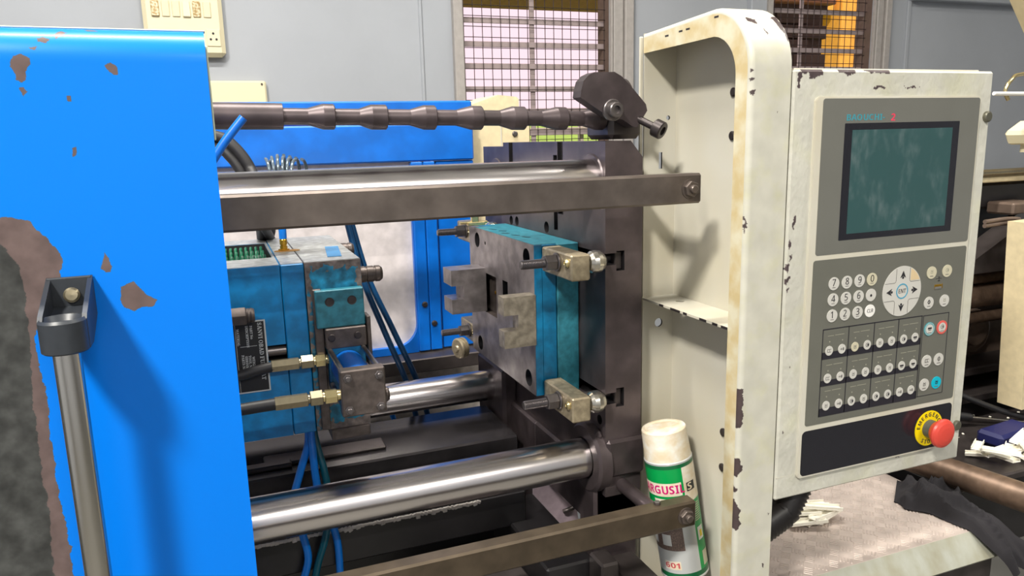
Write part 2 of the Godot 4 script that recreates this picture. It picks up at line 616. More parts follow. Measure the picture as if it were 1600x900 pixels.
func room():
	var b := MB.new()
	# far wall with two window openings
	var z0 := 2.6
	var z1 := 2.685
	b.bx(-3.0, 0.82, 0, 3.4, z0, z1)
	b.bx(1.413, 2.125, 0, 3.4, z0, z1)
	b.bx(2.684, 4.6, 0, 3.4, z0, z1)
	for w in [[0.82, 1.413], [2.125, 2.684]]:
		b.bx(w[0], w[1], 0, 1.15, z0, z1)
		b.bx(w[0], w[1], 2.35, 3.4, z0, z1)
	struct("wall_back", b, M.wall)
	b = MB.new()
	b.bx(1.4125, 1.425, 1.1, 2.4, 2.603, 2.69)
	b.bx(2.6835, 2.695, 1.1, 2.4, 2.603, 2.69)
	struct("trim_5", b, M.brick)
	b = MB.new(); b.bx(-3.2, -3.0, 0, 3.4, -3.0, 2.685); struct("wall_left", b, M.wall)
	b = MB.new(); b.bx(4.6, 4.8, 0, 3.4, -3.0, 2.685); struct("wall_right", b, M.wall)
	b = MB.new(); b.bx(-3.2, 4.8, 0, 3.4, -3.2, -3.0); struct("wall_front", b, M.wall)
	b = MB.new(); b.bx(-3.2, 4.8, -0.15, 0, -3.2, 2.685); struct("floor", b, M.floor)
	b = MB.new(); b.bx(-3.2, 4.8, 3.4, 3.55, -3.2, 2.685); struct("ceiling", b, M.ceiling)
	# plaster pilaster edges on the wall
	b = MB.new(); b.bx(0.689, 0.70, 0, 3.4, 2.592, 2.605, 0.003); struct("trim_1", b, M.wall)
	b = MB.new(); b.bx(2.03, 2.115, 0, 3.4, 2.57, 2.605, 0.004); struct("trim_2", b, M.wall)
	b = MB.new(); b.bx(2.885, 4.6, 2.095, 3.4, 2.55, 2.605, 0.004); struct("trim_3", b, M.wall)
	b = MB.new(); b.bx(2.875, 2.895, 0, 2.095, 2.59, 2.605, 0.003); struct("trim_4", b, M.wall)
	window_("window_1", 0.838, 1.413, 1.13, [0.035, 0.09], [1.963, 1.882, 1.807, 1.727, 1.648, 1.569], [1.123], 0.0325)
	window_("window_2", 2.139, 2.684, 2.35, [0.04, 0.082], [2.04, 1.963, 1.885, 1.81, 1.73], [2.348], 0.0325)
	# outside the windows
	b = MB.new(); b.bx(-2, 9, -0.6, -0.5, 2.79, 16); struct("ground", b, M.grass)
	var e := thing("roof_eave", "timber eave of the workshop roof above the first window", "eave", V(1.1, 2.0, 2.9))
	b = MB.new(e.position); b.bx(0.5, 1.75, 2.09, 2.14, 2.80, 3.15, 0.004); obj("fascia_board", b, M.timber, e)
	b = MB.new(e.position); b.bx(0.5, 1.75, 2.14, 2.17, 2.80, 3.3, 0.004); obj("soffit_board", b, M.timber, e)
	var y := 1.2
	var k := 0
	b = MB.new(); b.prism(P([3.9, -0.5, 3.9, 1.1, 9.0, 1.735, 16.0, 1.735, 16.0, -0.5]), XD(-1.0), 13.0); struct("ground_bank", b, M.grass)
	var f := thing("boundary_fence", "low pale rail fence on the grass outside the first window", "fence", V(2.2, 1.2, 5.0))
	for yy in [1.575, 1.604]:
		b = MB.new(f.position); b.bx(1.2, 3.2, yy, yy + 0.016, 5.0, 5.04, 0.002); obj("fence_rail", b, M.winframe, f)
	for i in 4:
		b = MB.new(f.position); b.bx(1.3 + i * 0.6, 1.33 + i * 0.6, 1.1, 1.63, 5.04, 5.08, 0.002); obj("fence_post", b, M.winframe, f)
	var sh := thing("brick_shed", "dark brown brick shed filling the left of the second window", "shed", V(3.2, -0.5, 3.8))
	while y < 2.22:
		for j in 7:
			var off := 0.11 if k % 2 else 0.0
			var xx := 2.70 + j * 0.235 - off
			if xx + 0.225 > 3.366 - (2.25 - y) * 0.16:
				continue
			b = MB.new(sh.position)
			b.bx(xx, xx + 0.225, y, y + 0.07, 3.5, 3.6, 0.004)
			obj("brick", b, M.brick, sh)
		y += 0.078
		k += 1
	b = MB.new(sh.position); b.bx(2.6, 3.28, -0.5, 2.24, 3.53, 3.6); obj("wall", b, M.brick, sh)
	b = MB.new(sh.position); b.bx(2.5, 3.30, 2.235, 2.26, 3.45, 3.7, 0.006); obj("roof_slab", b, M.timber, sh)
	var yh := thing("yellow_house", "ochre yellow house at the right of the second window", "house", V(5.5, -0.5, 4.8))
	b = MB.new(yh.position); b.bx(4.74, 5.6, -0.5, 3.2, 4.9, 6.0); b.bx(3.5, 4.71, 2.48, 3.2, 4.95, 6.0); obj("wall", b, M.ochre, yh)
	b = MB.new(yh.position); b.cyl(V(4.92, -0.5, 4.87), V(4.92, 3.1, 4.87), 0.022, -1, 12); obj("drain_pipe", b, mat(Color8(120, 40, 20), 0.5), yh)
	b = MB.new(yh.position); b.bx(4.5, 6.2, 3.2, 3.3, 4.75, 6.2, 0.01); obj("roof_slab", b, M.timber, yh)

func window_(called: String, x0: float, x1: float, post: float, fw: Array, ys: Array, posts: Array, pitch: float):
	var w := struct_root(called)
	var y0 := 1.2
	var y1 := 2.3
	var b := MB.new()
	b.bx(x0 - fw[0], x0, y0 - 0.05, y1 + 0.05, 2.57, 2.60, 0.004)
	b.bx(x1, x1 + 0.008, y0 - 0.05, y1 + 0.05, 2.585, 2.60, 0.001)
	b.bx(x1 + 0.010, x1 + fw[1] * 0.55, y0 - 0.05, y1 + 0.05, 2.58, 2.60, 0.003)
	b.bx(x1 + fw[1] * 0.55 + 0.003, x1 + fw[1], y0 - 0.05, y1 + 0.05, 2.57, 2.60, 0.004)
	b.bx(x0, x1 + fw[1], y1, y1 + 0.05, 2.57, 2.60, 0.004)
	b.bx(x0, x1 + fw[1], y0 - 0.05, y0, 2.57, 2.60, 0.004)
	obj("window_frame", b, M.winframe, w)
	for y in ys:
		b = MB.new()
		b.box(V((x0 + x1) / 2, y, 2.645), Vector3(x1 - x0 + 0.02, 0.019, 0.006), 0.001)
		obj("grille_bar", b, M.bar, w)
	for p in posts:
		b = MB.new()
		b.box(V(p, (y0 + y1) / 2, 2.652), Vector3(0.018, y1 - y0, 0.008), 0.001)
		obj("grille_post", b, M.bar, w)
	b = MB.new()
	var x := x0 + 0.02
	while x < x1:
		b.cyl(V(x, y0, 2.635), V(x, y1, 2.635), 0.0014, -1, 6)
		x += 0.0345
	obj("mesh_wires", b, M.wire, w).set_meta("kind", "stuff")
	b = MB.new()
	var y := y0 + 0.02
	while y < y1:
		b.cyl(V(x0, y, 2.632), V(x1, y, 2.632), 0.0014, -1, 6)
		y += 0.036
	obj("cross_wires", b, M.wire, w).set_meta("kind", "stuff")

func wall_fittings():
	var z := 2.6
	var t := thing("switchboard", "cream switchboard with six rocker switches and a socket on the wall", "switchboard", V(-0.04, 1.82, z))
	var b := MB.new(t.position)
	b.box(V(-0.043, 1.935, z - 0.02), Vector3(0.222, 0.235, 0.04), 0.012)
	obj("plate", b, M.ivory, t)
	for k in 6:
		b = MB.new(t.position)
		var cx := -0.118 + 0.0285 * k
		b.box(V(cx, 1.953, z - 0.042), Vector3(0.022, 0.046, 0.006), 0.002, Basis(Vector3.RIGHT, 0.06 if k % 3 else -0.08))
		obj("rocker_switch", b, M.ivory_dirty if k in [0, 4] else M.ivory, t)
	b = MB.new(t.position)
	b.box(V(0.036, 1.872, z - 0.041), Vector3(0.04, 0.05, 0.004), 0.002)
	var so := obj("socket", b, M.ivory, t)
	b = MB.new(t.position)
	for q in [[0.028, 1.868], [0.044, 1.868], [0.036, 1.885]]:
		b.cyl(V(q[0], q[1], z - 0.0425), V(q[0], q[1], z - 0.044), 0.0034, -1, 12)
	obj("pin_holes", b, M.black, so)
	for q in [-0.115, 0.02]:
		b = MB.new(t.position)
		b.cyl(V(q, 1.992, z - 0.039), V(q, 1.992, z - 0.042), 0.004, -1, 12)
		obj("cover_screw", b, M.darkbolt, t)
	b = MB.new(V(0.09, 1.64, z))
	b.bx(-0.06, 0.178, 1.58, 1.748, 2.575, 2.599, 0.005)
	var pl := obj("cable_box_cover", b, M.ivory)
	pl.position = V(0.09, 1.64, z)
	tag(pl, "plain cream cover plate on the wall below the switchboard", "cover plate")
	b = MB.new(pl.position)
	b.cyl(V(0.165, 1.738, 2.576), V(0.165, 1.738, 2.572), 0.003, -1, 12)
	obj("cover_screw", b, M.darkbolt, pl)

func XD(x: float) -> Transform3D:      # prism polygons given as (distance, height), extruded along x
	return Transform3D(Basis(Vector3(0, 0, -1), Vector3.UP, Vector3.RIGHT), Vector3(x, 0, 0))

func arc_pts(cx: float, cy: float, r: float, a0: float, a1: float, n: int) -> PackedVector2Array:
	var p := PackedVector2Array()
	for i in n + 1:
		var t := deg_to_rad(lerpf(a0, a1, float(i) / n))
		p.append(Vector2(cx + cos(t) * r, cy + sin(t) * r))
	return p

func front_door():
	var at := V(-0.36, 0.75, 0.72)
	var t := thing("sliding_door", "glossy blue machine door with chipped paint and a chrome grab handle", "door", at)
	var im := Image.create(620, 1120, false, Image.FORMAT_RGB8)
	im.fill(Color8(0, 113, 218))
	var nz := pixel_noise(4, 0.03)
	var prim := Color8(96, 82, 80)
	fill_poly(im, P([-20,324, 280,322, 287,320, 314,326, 329,345, 348,372, 358,399, 348,425, 341,451, 312,491, 302,522, 302,555, 306,610, 304,677, 301,757, 302,798, 306,829, 305,852, 306,889, 313,894, 306,907, 307,956, 310,1130, -20,1130]), prim, 5.0, nz, 0.15)
	fill_poly(im, P([-20,353, 274,362, 285,378, 295,405, 297,457, 293,532, 287,618, 283,708, 283,824, 277,948, 280,1130, -20,1130]), Color8(62, 63, 62), 5.0, nz, 0.35)
	for c in [[324,84,329,76,340,74,350,79,352,88,344,100,341,112,335,117,329,112,329,100,324,93], [331,125,337,123,343,130,335,138], [452,90,461,84,471,89,473,103,465,103,456,97], [394,136,400,135,398,146,394,146], [361,50,370,47,379,50,374,57,362,55], [385,42,394,35,403,36,396,42,387,49], [351,64,362,61,359,67,352,66], [426,30,439,32,447,35,434,35], [414,404,419,387,423,399,427,411,423,420,416,421,410,415], [436,449,447,443,457,441,466,452,473,464,489,475,482,485,467,486,452,492,439,485,433,469], [391,218,397,215,398,226,392,231]]:
		fill_poly(im, P(c), prim, 3.0, nz, 0.12)
	var dm := image_mat(im, 0.34)
	dm.texture_repeat = false
	dm.metallic_specular = 0.3
	dm.clearcoat_enabled = true
	dm.clearcoat = 0.12
	dm.clearcoat_roughness = 0.18
	var poly := P([0.736, 0.75, 0.70, 0.75])
	poly.append_array(arc_pts(0.728, 1.618, 0.028, 180, 90, 10))
	poly.append_array(P([0.736, 1.646]))
	var b := MB.new(at, Rect2(-0.30, 1.10, 0.31, 0.56))
	b.prism(poly, XD(-0.72), 0.7225, true)
	obj("door_panel", b, dm, t)
	b = MB.new(at)
	b.bx(0.0025, 0.0042, 1.555, 1.632, 0.704, 0.736, 0.0006)
	b.bx(-0.72, 0.0035, 1.6462, 1.6474, 0.726, 0.738, 0.0004)
	obj("edge_trim", b, M.frostedge, t, "pale bare edge of the sheet")
	# grab handle
	var hx := -0.1185
	b = MB.new(at)
	b.cyl(V(hx, 1.404, 0.648), V(hx, 0.84, 0.648), 0.0098, -1, 28)
	obj("handle_tube", b, M.chrome, t, "chrome tube")
	for k in 2:
		var dy := 0.0 if k == 0 else -0.56
		b = MB.new(at)
		var side := P([0.699, 1.4485 + dy, 0.650, 1.4265 + dy, 0.646, 1.423 + dy, 0.646, 1.400 + dy, 0.664, 1.400 + dy, 0.699, 1.416 + dy])
		b.prism(side, XD(hx - 0.0165), 0.0035)
		b.prism(side, XD(hx + 0.0135), 0.0035)
		b.bx(hx - 0.0165, hx + 0.0165, 1.416 + dy, 1.4485 + dy, 0.6955, 0.6995, 0.001)
		b.lathe(V(hx, 1.3985 + dy, 0.648), Vector3.UP, [Vector2(0, 0), Vector2(0, 0.0155), Vector2(0.0012, 0.0168), Vector2(0.024, 0.0168), Vector2(0.0262, 0.0152), Vector2(0.0215, 0.012), Vector2(0.02, 0)], 32)
		b.prism(P([0.648, 1.409 + dy, 0.648, 1.415 + dy, 0.697, 1.425 + dy, 0.697, 1.419 + dy]), XD(hx - 0.0135), 0.027)
		obj("handle_bracket", b, M.handle, t, "black plastic bracket")
		b = MB.new(at)
		b.lathe(V(hx + 0.001, 1.4335 + dy, 0.6955), Vector3(0, 0.25, 1), [Vector2(0, 0.0062), Vector2(0.0022, 0.0062), Vector2(0.0034, 0.0045), Vector2(0.0038, 0)], 20)
		obj("handle_screw", b, M.fitting, t)

func rails():
	var t := thing("guide_rail", "upper square steel door guide rail crossing in front of the tie bar", "rail", V(0.53, 1.4707, 0.76))
	var b := MB.new()
	b.box(Vector3(-0.665, 0.0172, 0), Vector3(1.33, 0.035, 0.021), 0.0025)
	obj("bar", b, M.rail, t)
	b = MB.new()
	b.hexnut(Vector3(-0.0165, 0.017, 0.0105), Vector3(-0.0165, 0.017, 0.0165), 0.0095, 0.3)
	b.cyl(Vector3(-0.0165, 0.017, 0.0105), Vector3(-0.0165, 0.017, 0.0215), 0.0048, -1, 16, 0.0008)
	b.cyl(Vector3(-0.0165, 0.017, 0.0105), Vector3(-0.0165, 0.017, 0.0117), 0.0115, -1, 20)
	obj("bolt_end", b, M.rail, t, "bolt end with nut and washer")
	b = MB.new()
	b.cyl(Vector3(-0.0165, 0.010, -0.010), Vector3(-0.0165, 0.010, -0.115), 0.0095, -1, 18)
	obj("spacer_rod", b, M.castiron, t)
	var c := copy(t, V(0.5335, 1.0573, 0.76), "lower square steel door guide rail ending with a nut beside the spray can")
	c.get_node("bar").material_override = M.rail2
	c.get_node("spacer_rod").position = Vector3(-0.025, 0.003, 0)
	b = MB.new()
	b.hexnut(Vector3(-0.051, 0.0347, -0.002), Vector3(-0.051, 0.0385, -0.002), 0.0045)
	obj("set_screw", b, M.bolt, c)
	tag(t, "", "", "door guide rails")
	tag(c, "", "", "door guide rails")

func tie_bars():
	var t := thing("tie_bar", "upper front polished steel tie bar behind the upper guide rail", "tie bar", V(0.466, 1.493, 0.907))
	var b := MB.new()
	b.cyl(Vector3(0.0, 0, 0), Vector3(-1.3, 0, 0), 0.0281, -1, 56)
	obj("bar", b, M.steel, t)
	b = MB.new()
	b.lathe(Vector3(-0.002, 0, 0), Vector3.RIGHT, [Vector2(0, 0.0283), Vector2(0, 0.034), Vector2(0.003, 0.036)], 40)
	obj("collar", b, M.platen, t)
	tag(t, "", "", "tie bars")
	copy(t, V(0.466, 1.1024, 0.907), "lower front polished steel tie bar, the big shiny one above the lower rail", "tie bars")
	copy(t, V(0.466, 1.482, 1.273), "upper rear polished steel tie bar, just a bright line behind the front one", "tie bars")
	copy(t, V(0.466, 1.102, 1.273), "lower rear polished steel tie bar running behind the core cylinder", "tie bars")

func platen():
	var at := V(0.495, 1.0, 1.1)
	var t := thing("fixed_platen", "dark cast iron platen with T-slots that carries the tie bars", "machine platen", at)
	var m: Material = M.platen
	var cuts := []
	for y in [1.3915, 1.1995]:
		cuts.append(csg_box(V(0.475, y, 1.06), Vector3(0.022, 0.0155, 0.6), M.dark))
		cuts.append(csg_box(V(0.4885, y - 0.003 if y > 1.3 else y, 1.06), Vector3(0.012, 0.0265, 0.6), M.dark))
	for h in [[1.206, 1.413, 0.008], [1.18, 1.414, 0.008], [1.057, 1.4157, 0.009], [1.18, 1.495, 0.009], [1.05, 1.495, 0.009], [1.18, 1.185, 0.009], [0.915, 1.17, 0.007], [0.885, 1.165, 0.007]]:
		cuts.append(csg_cyl(V(0.48, h[1], h[0]), 0, h[2], 0.05, M.dark))
	cuts.append(csg_box(V(0.47, 1.47, 1.022), Vector3(0.02, 0.11, 0.013), M.dark))
	cuts.append(csg_box(V(0.466, 1.50, 1.20), Vector3(0.012, 0.12, 0.018), M.dark))
	cuts.append(csg_box(V(0.466, 1.50, 1.005), Vector3(0.012, 0.12, 0.018), M.dark))
	# soft chamfers on the top front corner
	var ch := csg_box(V(0.521, 1.546, 0.86), Vector3(0.03, 0.05, 0.2), m)
	ch.rotation_degrees.z = 40
	cuts.append(ch)
	var body := csg_box(V(0.4935, 1.300, 1.052), Vector3(0.055, 0.488, 0.368), m)
	var back := csg_box(V(0.4935, 1.298, 1.285), Vector3(0.055, 0.478, 0.11), m)
	csg("plate", t, [body, back], cuts, at)
	var b := MB.new(at)
	b.bx(0.4665, 0.525, 1.085, 1.140, 0.862, 0.90, 0.004)
	obj("foot_block", b, M.castiron, t)
	b = MB.new(at)
	b.bx(0.455, 0.525, 0.80, 1.09, 0.88, 0.93, 0.004)
	b.bx(0.455, 0.525, 0.80, 1.09, 1.09, 1.32, 0.004)
	b.bx(0.456, 0.525, 1.0, 1.09, 0.88, 1.32, 0.004)
	obj("pedestal", b, M.castiron, t)
	b = MB.new(at)
	b.lathe(V(0.452, 1.1024, 0.907), Vector3.RIGHT, [Vector2(0, 0.030), Vector2(0, 0.046), Vector2(0.004, 0.05), Vector2(0.02, 0.05)], 40)
	b.bx(0.455, 0.47, 1.06, 1.15, 0.875, 0.925, 0.006)
	obj("tie_bar_boss", b, M.platen, t)
	b = MB.new(at)
	b.lathe(V(0.450, 1.102, 1.273), Vector3.RIGHT, [Vector2(0, 0.030), Vector2(0, 0.046), Vector2(0.004, 0.05), Vector2(0.02, 0.05)], 40)
	b.bx(0.44, 0.47, 0.95, 1.15, 1.20, 1.34, 0.006)
	obj("tie_bar_boss", b, M.castiron, t)

func fixed_mould():
	var at := V(0.43, 1.189, 1.08)
	var t := thing("fixed_mould_half", "teal painted mould half bolted to the fixed platen by four clamps", "mould", at)
	var cuts := []
	for h in [[0.975, 1.386, 0.0125], [1.19, 1.386, 0.0125], [0.975, 1.2086, 0.0125], [1.19, 1.2086, 0.0125]]:
		cuts.append(csg_cyl(V(0.40, h[1], h[0]), 0, h[2], 0.05, M.dark))
	cuts.append(csg_cyl(V(0.40, 1.385, 1.15), 0, 0.003, 0.02, M.dark))
	cuts.append(csg_box(V(0.402, 1.303, 1.147), Vector3(0.015, 0.066, 0.088), M.rawdark))
	cuts.append(csg_box(V(0.40, 1.322, 1.063), Vector3(0.03, 0.03, 0.022), M.dark))
	csg("cavity_plate", t, [csg_box(V(0.4035, 1.2975, 1.0895), Vector3(0.011, 0.217, 0.283), M.mouldface)], cuts, at)
	var b := MB.new(at)
	b.bx(0.4092, 0.4315, 1.189, 1.406, 0.9475, 1.23, 0.0012)
	obj("core_plate", b, M.teal, t, "bright teal front edge")
	b = MB.new(at)
	b.bx(0.4322, 0.4655, 1.189, 1.4055, 0.946, 1.23, 0.0012)
	obj("back_plate", b, M.teal2, t, "greyer teal backing plate")
	b = MB.new(at)
	b.bx(0.3982, 0.4318, 1.4058, 1.4066, 0.9485, 1.2, 0.0)
	obj("top_face", b, M.teal2, t)
	b = MB.new(at)
	b.bx(0.3981, 0.4092, 1.1895, 1.4058, 0.9466, 0.9480)
	obj("edge_strip", b, M.teal, t)
	# locating locks: a U-shaped block on either edge of the parting face
	for k in 2:
		var x0 := 0.351 if k == 0 else 0.339
		var x1 := 0.3985
		var y0 := 1.265 if k == 0 else 1.272
		var d0 := 0.945 if k == 0 else 1.152
		var th := 0.022 if k == 0 else 0.045
		var h := 0.072
		var n := 0.021
		b = MB.new(at)
		b.prism(P([x0, y0, x1, y0, x1, y0 + h, x0, y0 + h, x0, y0 + h * 0.645, x0 + n, y0 + h * 0.645, x0 + n, y0 + h * 0.335, x0, y0 + h * 0.335]), V3T(V(0, 0, d0)), -th)
		obj("lock_block", b, M.raw if k == 0 else M.mouldface, t, "bare steel U-shaped lock")
	b = MB.new(at)
	b.bx(0.4082, 0.4093, 1.2705, 1.3355, 1.104, 1.190)
	obj("lock_seat", b, M.rawdark, t)
	b = MB.new(at)
	b.lathe(V(0.4081, 1.305, 1.135), Vector3(-1, 0, 0), [Vector2(0, 0.003), Vector2(0.001, 0.003), Vector2(0.0015, 0)], 12)
	obj("brass_pin", b, M.brass, t)
	# eye nut and clip on the top back corner
	b = MB.new(at)
	b.box(V(0.40, 1.412, 1.20), Vector3(0.03, 0.006, 0.012), 0.001)
	b.box(V(0.398, 1.420, 1.20), Vector3(0.012, 0.012, 0.008), 0.001)
	b.cyl(V(0.372, 1.414, 1.20), V(0.42, 1.414, 1.20), 0.0025, -1, 10)
	obj("lifting_clip", b, M.fitbright, t)
	# stamped marks on the top
	for q in [[1.06, 0.416], [1.09, 0.411], [1.12, 0.418], [1.03, 0.421], [1.15, 0.412]]:
		b = MB.new(at)
		b.box(V(q[1], 1.4067, q[0]), Vector3(0.004, 0.0004, 0.014), 0.0, Basis(Vector3.UP, 0.5))
		obj("scratch", b, M.dark, t)

func V3T(p: Vector3) -> Transform3D:
	return Transform3D(Basis(), p)

func moving_mould():
	var at := V(0.05, 1.187, 1.08)
	var t := thing("moving_mould_half", "blue and teal mould half with nameplate, springs and core cylinder at left", "mould", at)
	var y0 := 1.187
	var y1 := 1.406
	csg("riser_block", t, [csg_box(V(-0.0085, (y0 + y1) / 2, 1.09), Vector3(0.143, y1 - y0, 0.28), M.blueplate)],
		[csg_box(V(0.003, 1.39, 1.097), Vector3(0.112, 0.09, 0.158), M.black), csg_box(V(0.052, 1.2972, 0.96), Vector3(0.022, 0.0195, 0.06), M.black)], at)
	var b := MB.new(at)
	for dd in [[0.9505, 1.017], [1.177, 1.2295]]:
		b.bx(-0.079, 0.0625, y1, y1 + 0.0008, dd[0], dd[1])
	b.bx(0.0592, 0.0625, y1, y1 + 0.0008, 1.017, 1.177)
	obj("top_face", b, M.topsteel, t)
	b = MB.new(at)
	b.bx(0.0638, 0.0915, y0, y1, 0.95, 1.23, 0.0012)
	obj("cavity_plate", b, M.blueplate, t)
	b = MB.new(at)
	b.bx(0.0645, 0.091, y1, y1 + 0.0008, 0.952, 1.228)
	obj("top_face", b, M.topsteel, t)
	# front plate: teal paint worn to bare steel at its edges
	var im := Image.create(160, 512, false, Image.FORMAT_RGB8)
	var nz := pixel_noise(9, 0.03)
	for yy in 512:
		for xx in 160:
			var k := 0.85 + nz.get_noise_2d(xx + 300, yy) * 0.35
			im.set_pixel(xx, yy, Color(0.52 * k, 0.47 * k, 0.45 * k))
	fill_poly(im, P([14, 18, 150, 22, 152, 160, 150, 300, 30, 300, 16, 400, 12, 500, 4, 512, 2, 300, 10, 130]), Color8(28, 116, 150), 26.0, nz, 0.5)
	fill_poly(im, P([40, 440, 150, 430, 150, 480, 30, 490]), Color8(14, 110, 140), 20.0, nz, 0.5)
	var fm := image_mat(im, 0.4, 0.15)
	b = MB.new(at, Rect2(0.0925, y0, 0.069, y1 - y0))
	b.prism(P([0.95, y0, 1.225, y0, 1.23, y1 - 0.006, 1.225, y1, 0.951, y1]), XD(0.0925), 0.069)
	obj("core_plate", b, fm, t, "worn teal front plate")
	b = MB.new(at)
	b.bx(0.093, 0.161, y1, y1 + 0.0008, 0.953, 1.222)
	var tf := obj("top_face", b, M.topsteel, t)
	b = MB.new(at)
	b.box(V(0.139, y1 + 0.0012, 1.03), Vector3(0.018, 0.0006, 0.10), 0.0, Basis(Vector3.UP, -0.1))
	obj("blue_tape", b, mat(Color8(40, 116, 168), 0.4), tf)
	b = MB.new(at)
	b.bx(0.11, 0.160, y0 - 0.014, y0, 0.945, 1.2, 0.001)
	obj("bottom_plate", b, M.rawdark, t)
	for q in [[0.975, 1.3815], [1.19, 1.386], [0.975, 1.215]]:
		b = MB.new(at)
		b.lathe(V(0.16, q[1], q[0]), Vector3.RIGHT, [Vector2(0, 0.0106), Vector2(0.010, 0.0106), Vector2(0.0105, 0.0098), Vector2(0.012, 0.0098), Vector2(0.0125, 0.0106), Vector2(0.021, 0.0106), Vector2(0.0215, 0.0098), Vector2(0.023, 0.0098), Vector2(0.0235, 0.0106), Vector2(0.029, 0.0106), Vector2(0.0325, 0.008), Vector2(0.0325, 0)], 28)
		obj("guide_pin", b, M.rawdark, t)
	# dowel lying in the slot on the front
	b = MB.new(at)
	b.cyl(V(0.041, 1.298, 0.957), V(0.063, 1.298, 0.957), 0.0065, -1, 18)
	obj("dowel", b, M.bolt, t)
	# two return springs side by side in the pocket
	for k in 3:
		b = MB.new(at)
		var pts := []
		var turns := 15
		for i in turns * 10 + 1:
			var a := TAU * i / 10.0
			pts.append(V(-0.05 + 0.0068 * i / 10.0, 1.385 + cos(a) * 0.021, 1.045 + k * 0.045 + sin(a) * 0.021))
		b.tube(pts, 0.0021, 6, 1)
		obj("return_spring", b, M.springgreen, t)
	# brass water fitting with a blue tube
	b = MB.new(at)
	b.lathe(V(0.0793, y1, 1.075), Vector3.UP, [Vector2(0, 0.0075), Vector2(0.003, 0.0075), Vector2(0.0035, 0.005), Vector2(0.007, 0.005), Vector2(0.0075, 0.0042), Vector2(0.009, 0.0042), Vector2(0.0095, 0.005), Vector2(0.016, 0.005), Vector2(0.018, 0.004)], 20)
	obj("water_fitting", b, M.brass, t)
	b = MB.new(at)
	b.prism(rrect(0.034, 0.02, 0.009), Transform3D(Basis(Vector3.RIGHT, Vector3(0, 0, -1), Vector3.UP), V(0.083, y1 + 0.0009, 1.07)), 0.0004)
	obj("rust_stain", b, mat(Color8(150, 112, 62), 0.8, 0.0, noise_tex(0.03, 0.5, 1.0, 51, 3), 20.0), t)
	# nameplate, its lines of print read from top to bottom
	b = MB.new(at)
	b.bx(-0.012, 0.0407, 1.2505, 1.3412, 0.9482, 0.95, 0.0003)
	var np := obj("nameplate", b, M.tin, t, "black nameplate with a silver border")
	b = MB.new(at)
	b.bx(-0.011, 0.0388, 1.2525, 1.3395, 0.9478, 0.9483)
	obj("plate_face", b, M.black, np)
	var R := Basis(Vector3(0, 0, 1), -PI / 2)
	for q in [[0.0335, 1.302, "SANVI OBAD FULI PAT", 0.0056], [0.0235, 1.327, "PART No", 0.0034], [0.0185, 1.322, "DESCRIPTION", 0.0034], [0.0235, 1.288, "WEIGHT", 0.0034], [0.0195, 1.286, "TOOL No DN", 0.0034], [0.0155, 1.286, "SHRINKAGE", 0.0034], [0.0115, 1.290, "PARTS No", 0.0034], [0.008, 1.322, "MATERIAL", 0.0034], [0.001, 1.305, "MOULD POLYMER PROD", 0.0036]]:
		text("lettering", q[2], q[3] * 0.85, M.tin, np, Transform3D(R, V(q[0], q[1], 0.9475) - at), 0.0002, true, "Droid Serif")
	b = MB.new(at)
	b.bx(0.0052, 0.0056, 1.2525, 1.3395, 0.9474, 0.9479)
	b.bx(0.0095, 0.029, 1.3095, 1.3099, 0.9474, 0.9479)
	obj("rule_lines", b, M.tin, np)
	# fitting above the nameplate
	b = MB.new(at)
	b.hexnut(V(-0.02, 1.3505, 0.936), V(0.0195, 1.3505, 0.936), 0.0118, 0.2)
	b.lathe(V(0.0195, 1.3505, 0.936), Vector3.RIGHT, [Vector2(0, 0.0085), Vector2(0.002, 0.0092), Vector2(0.004, 0.0085), Vector2(0.006, 0.0092), Vector2(0.008, 0.0085), Vector2(0.0095, 0.0075), Vector2(0.0095, 0)], 20)
	obj("hose_fitting", b, M.rawdark, t)

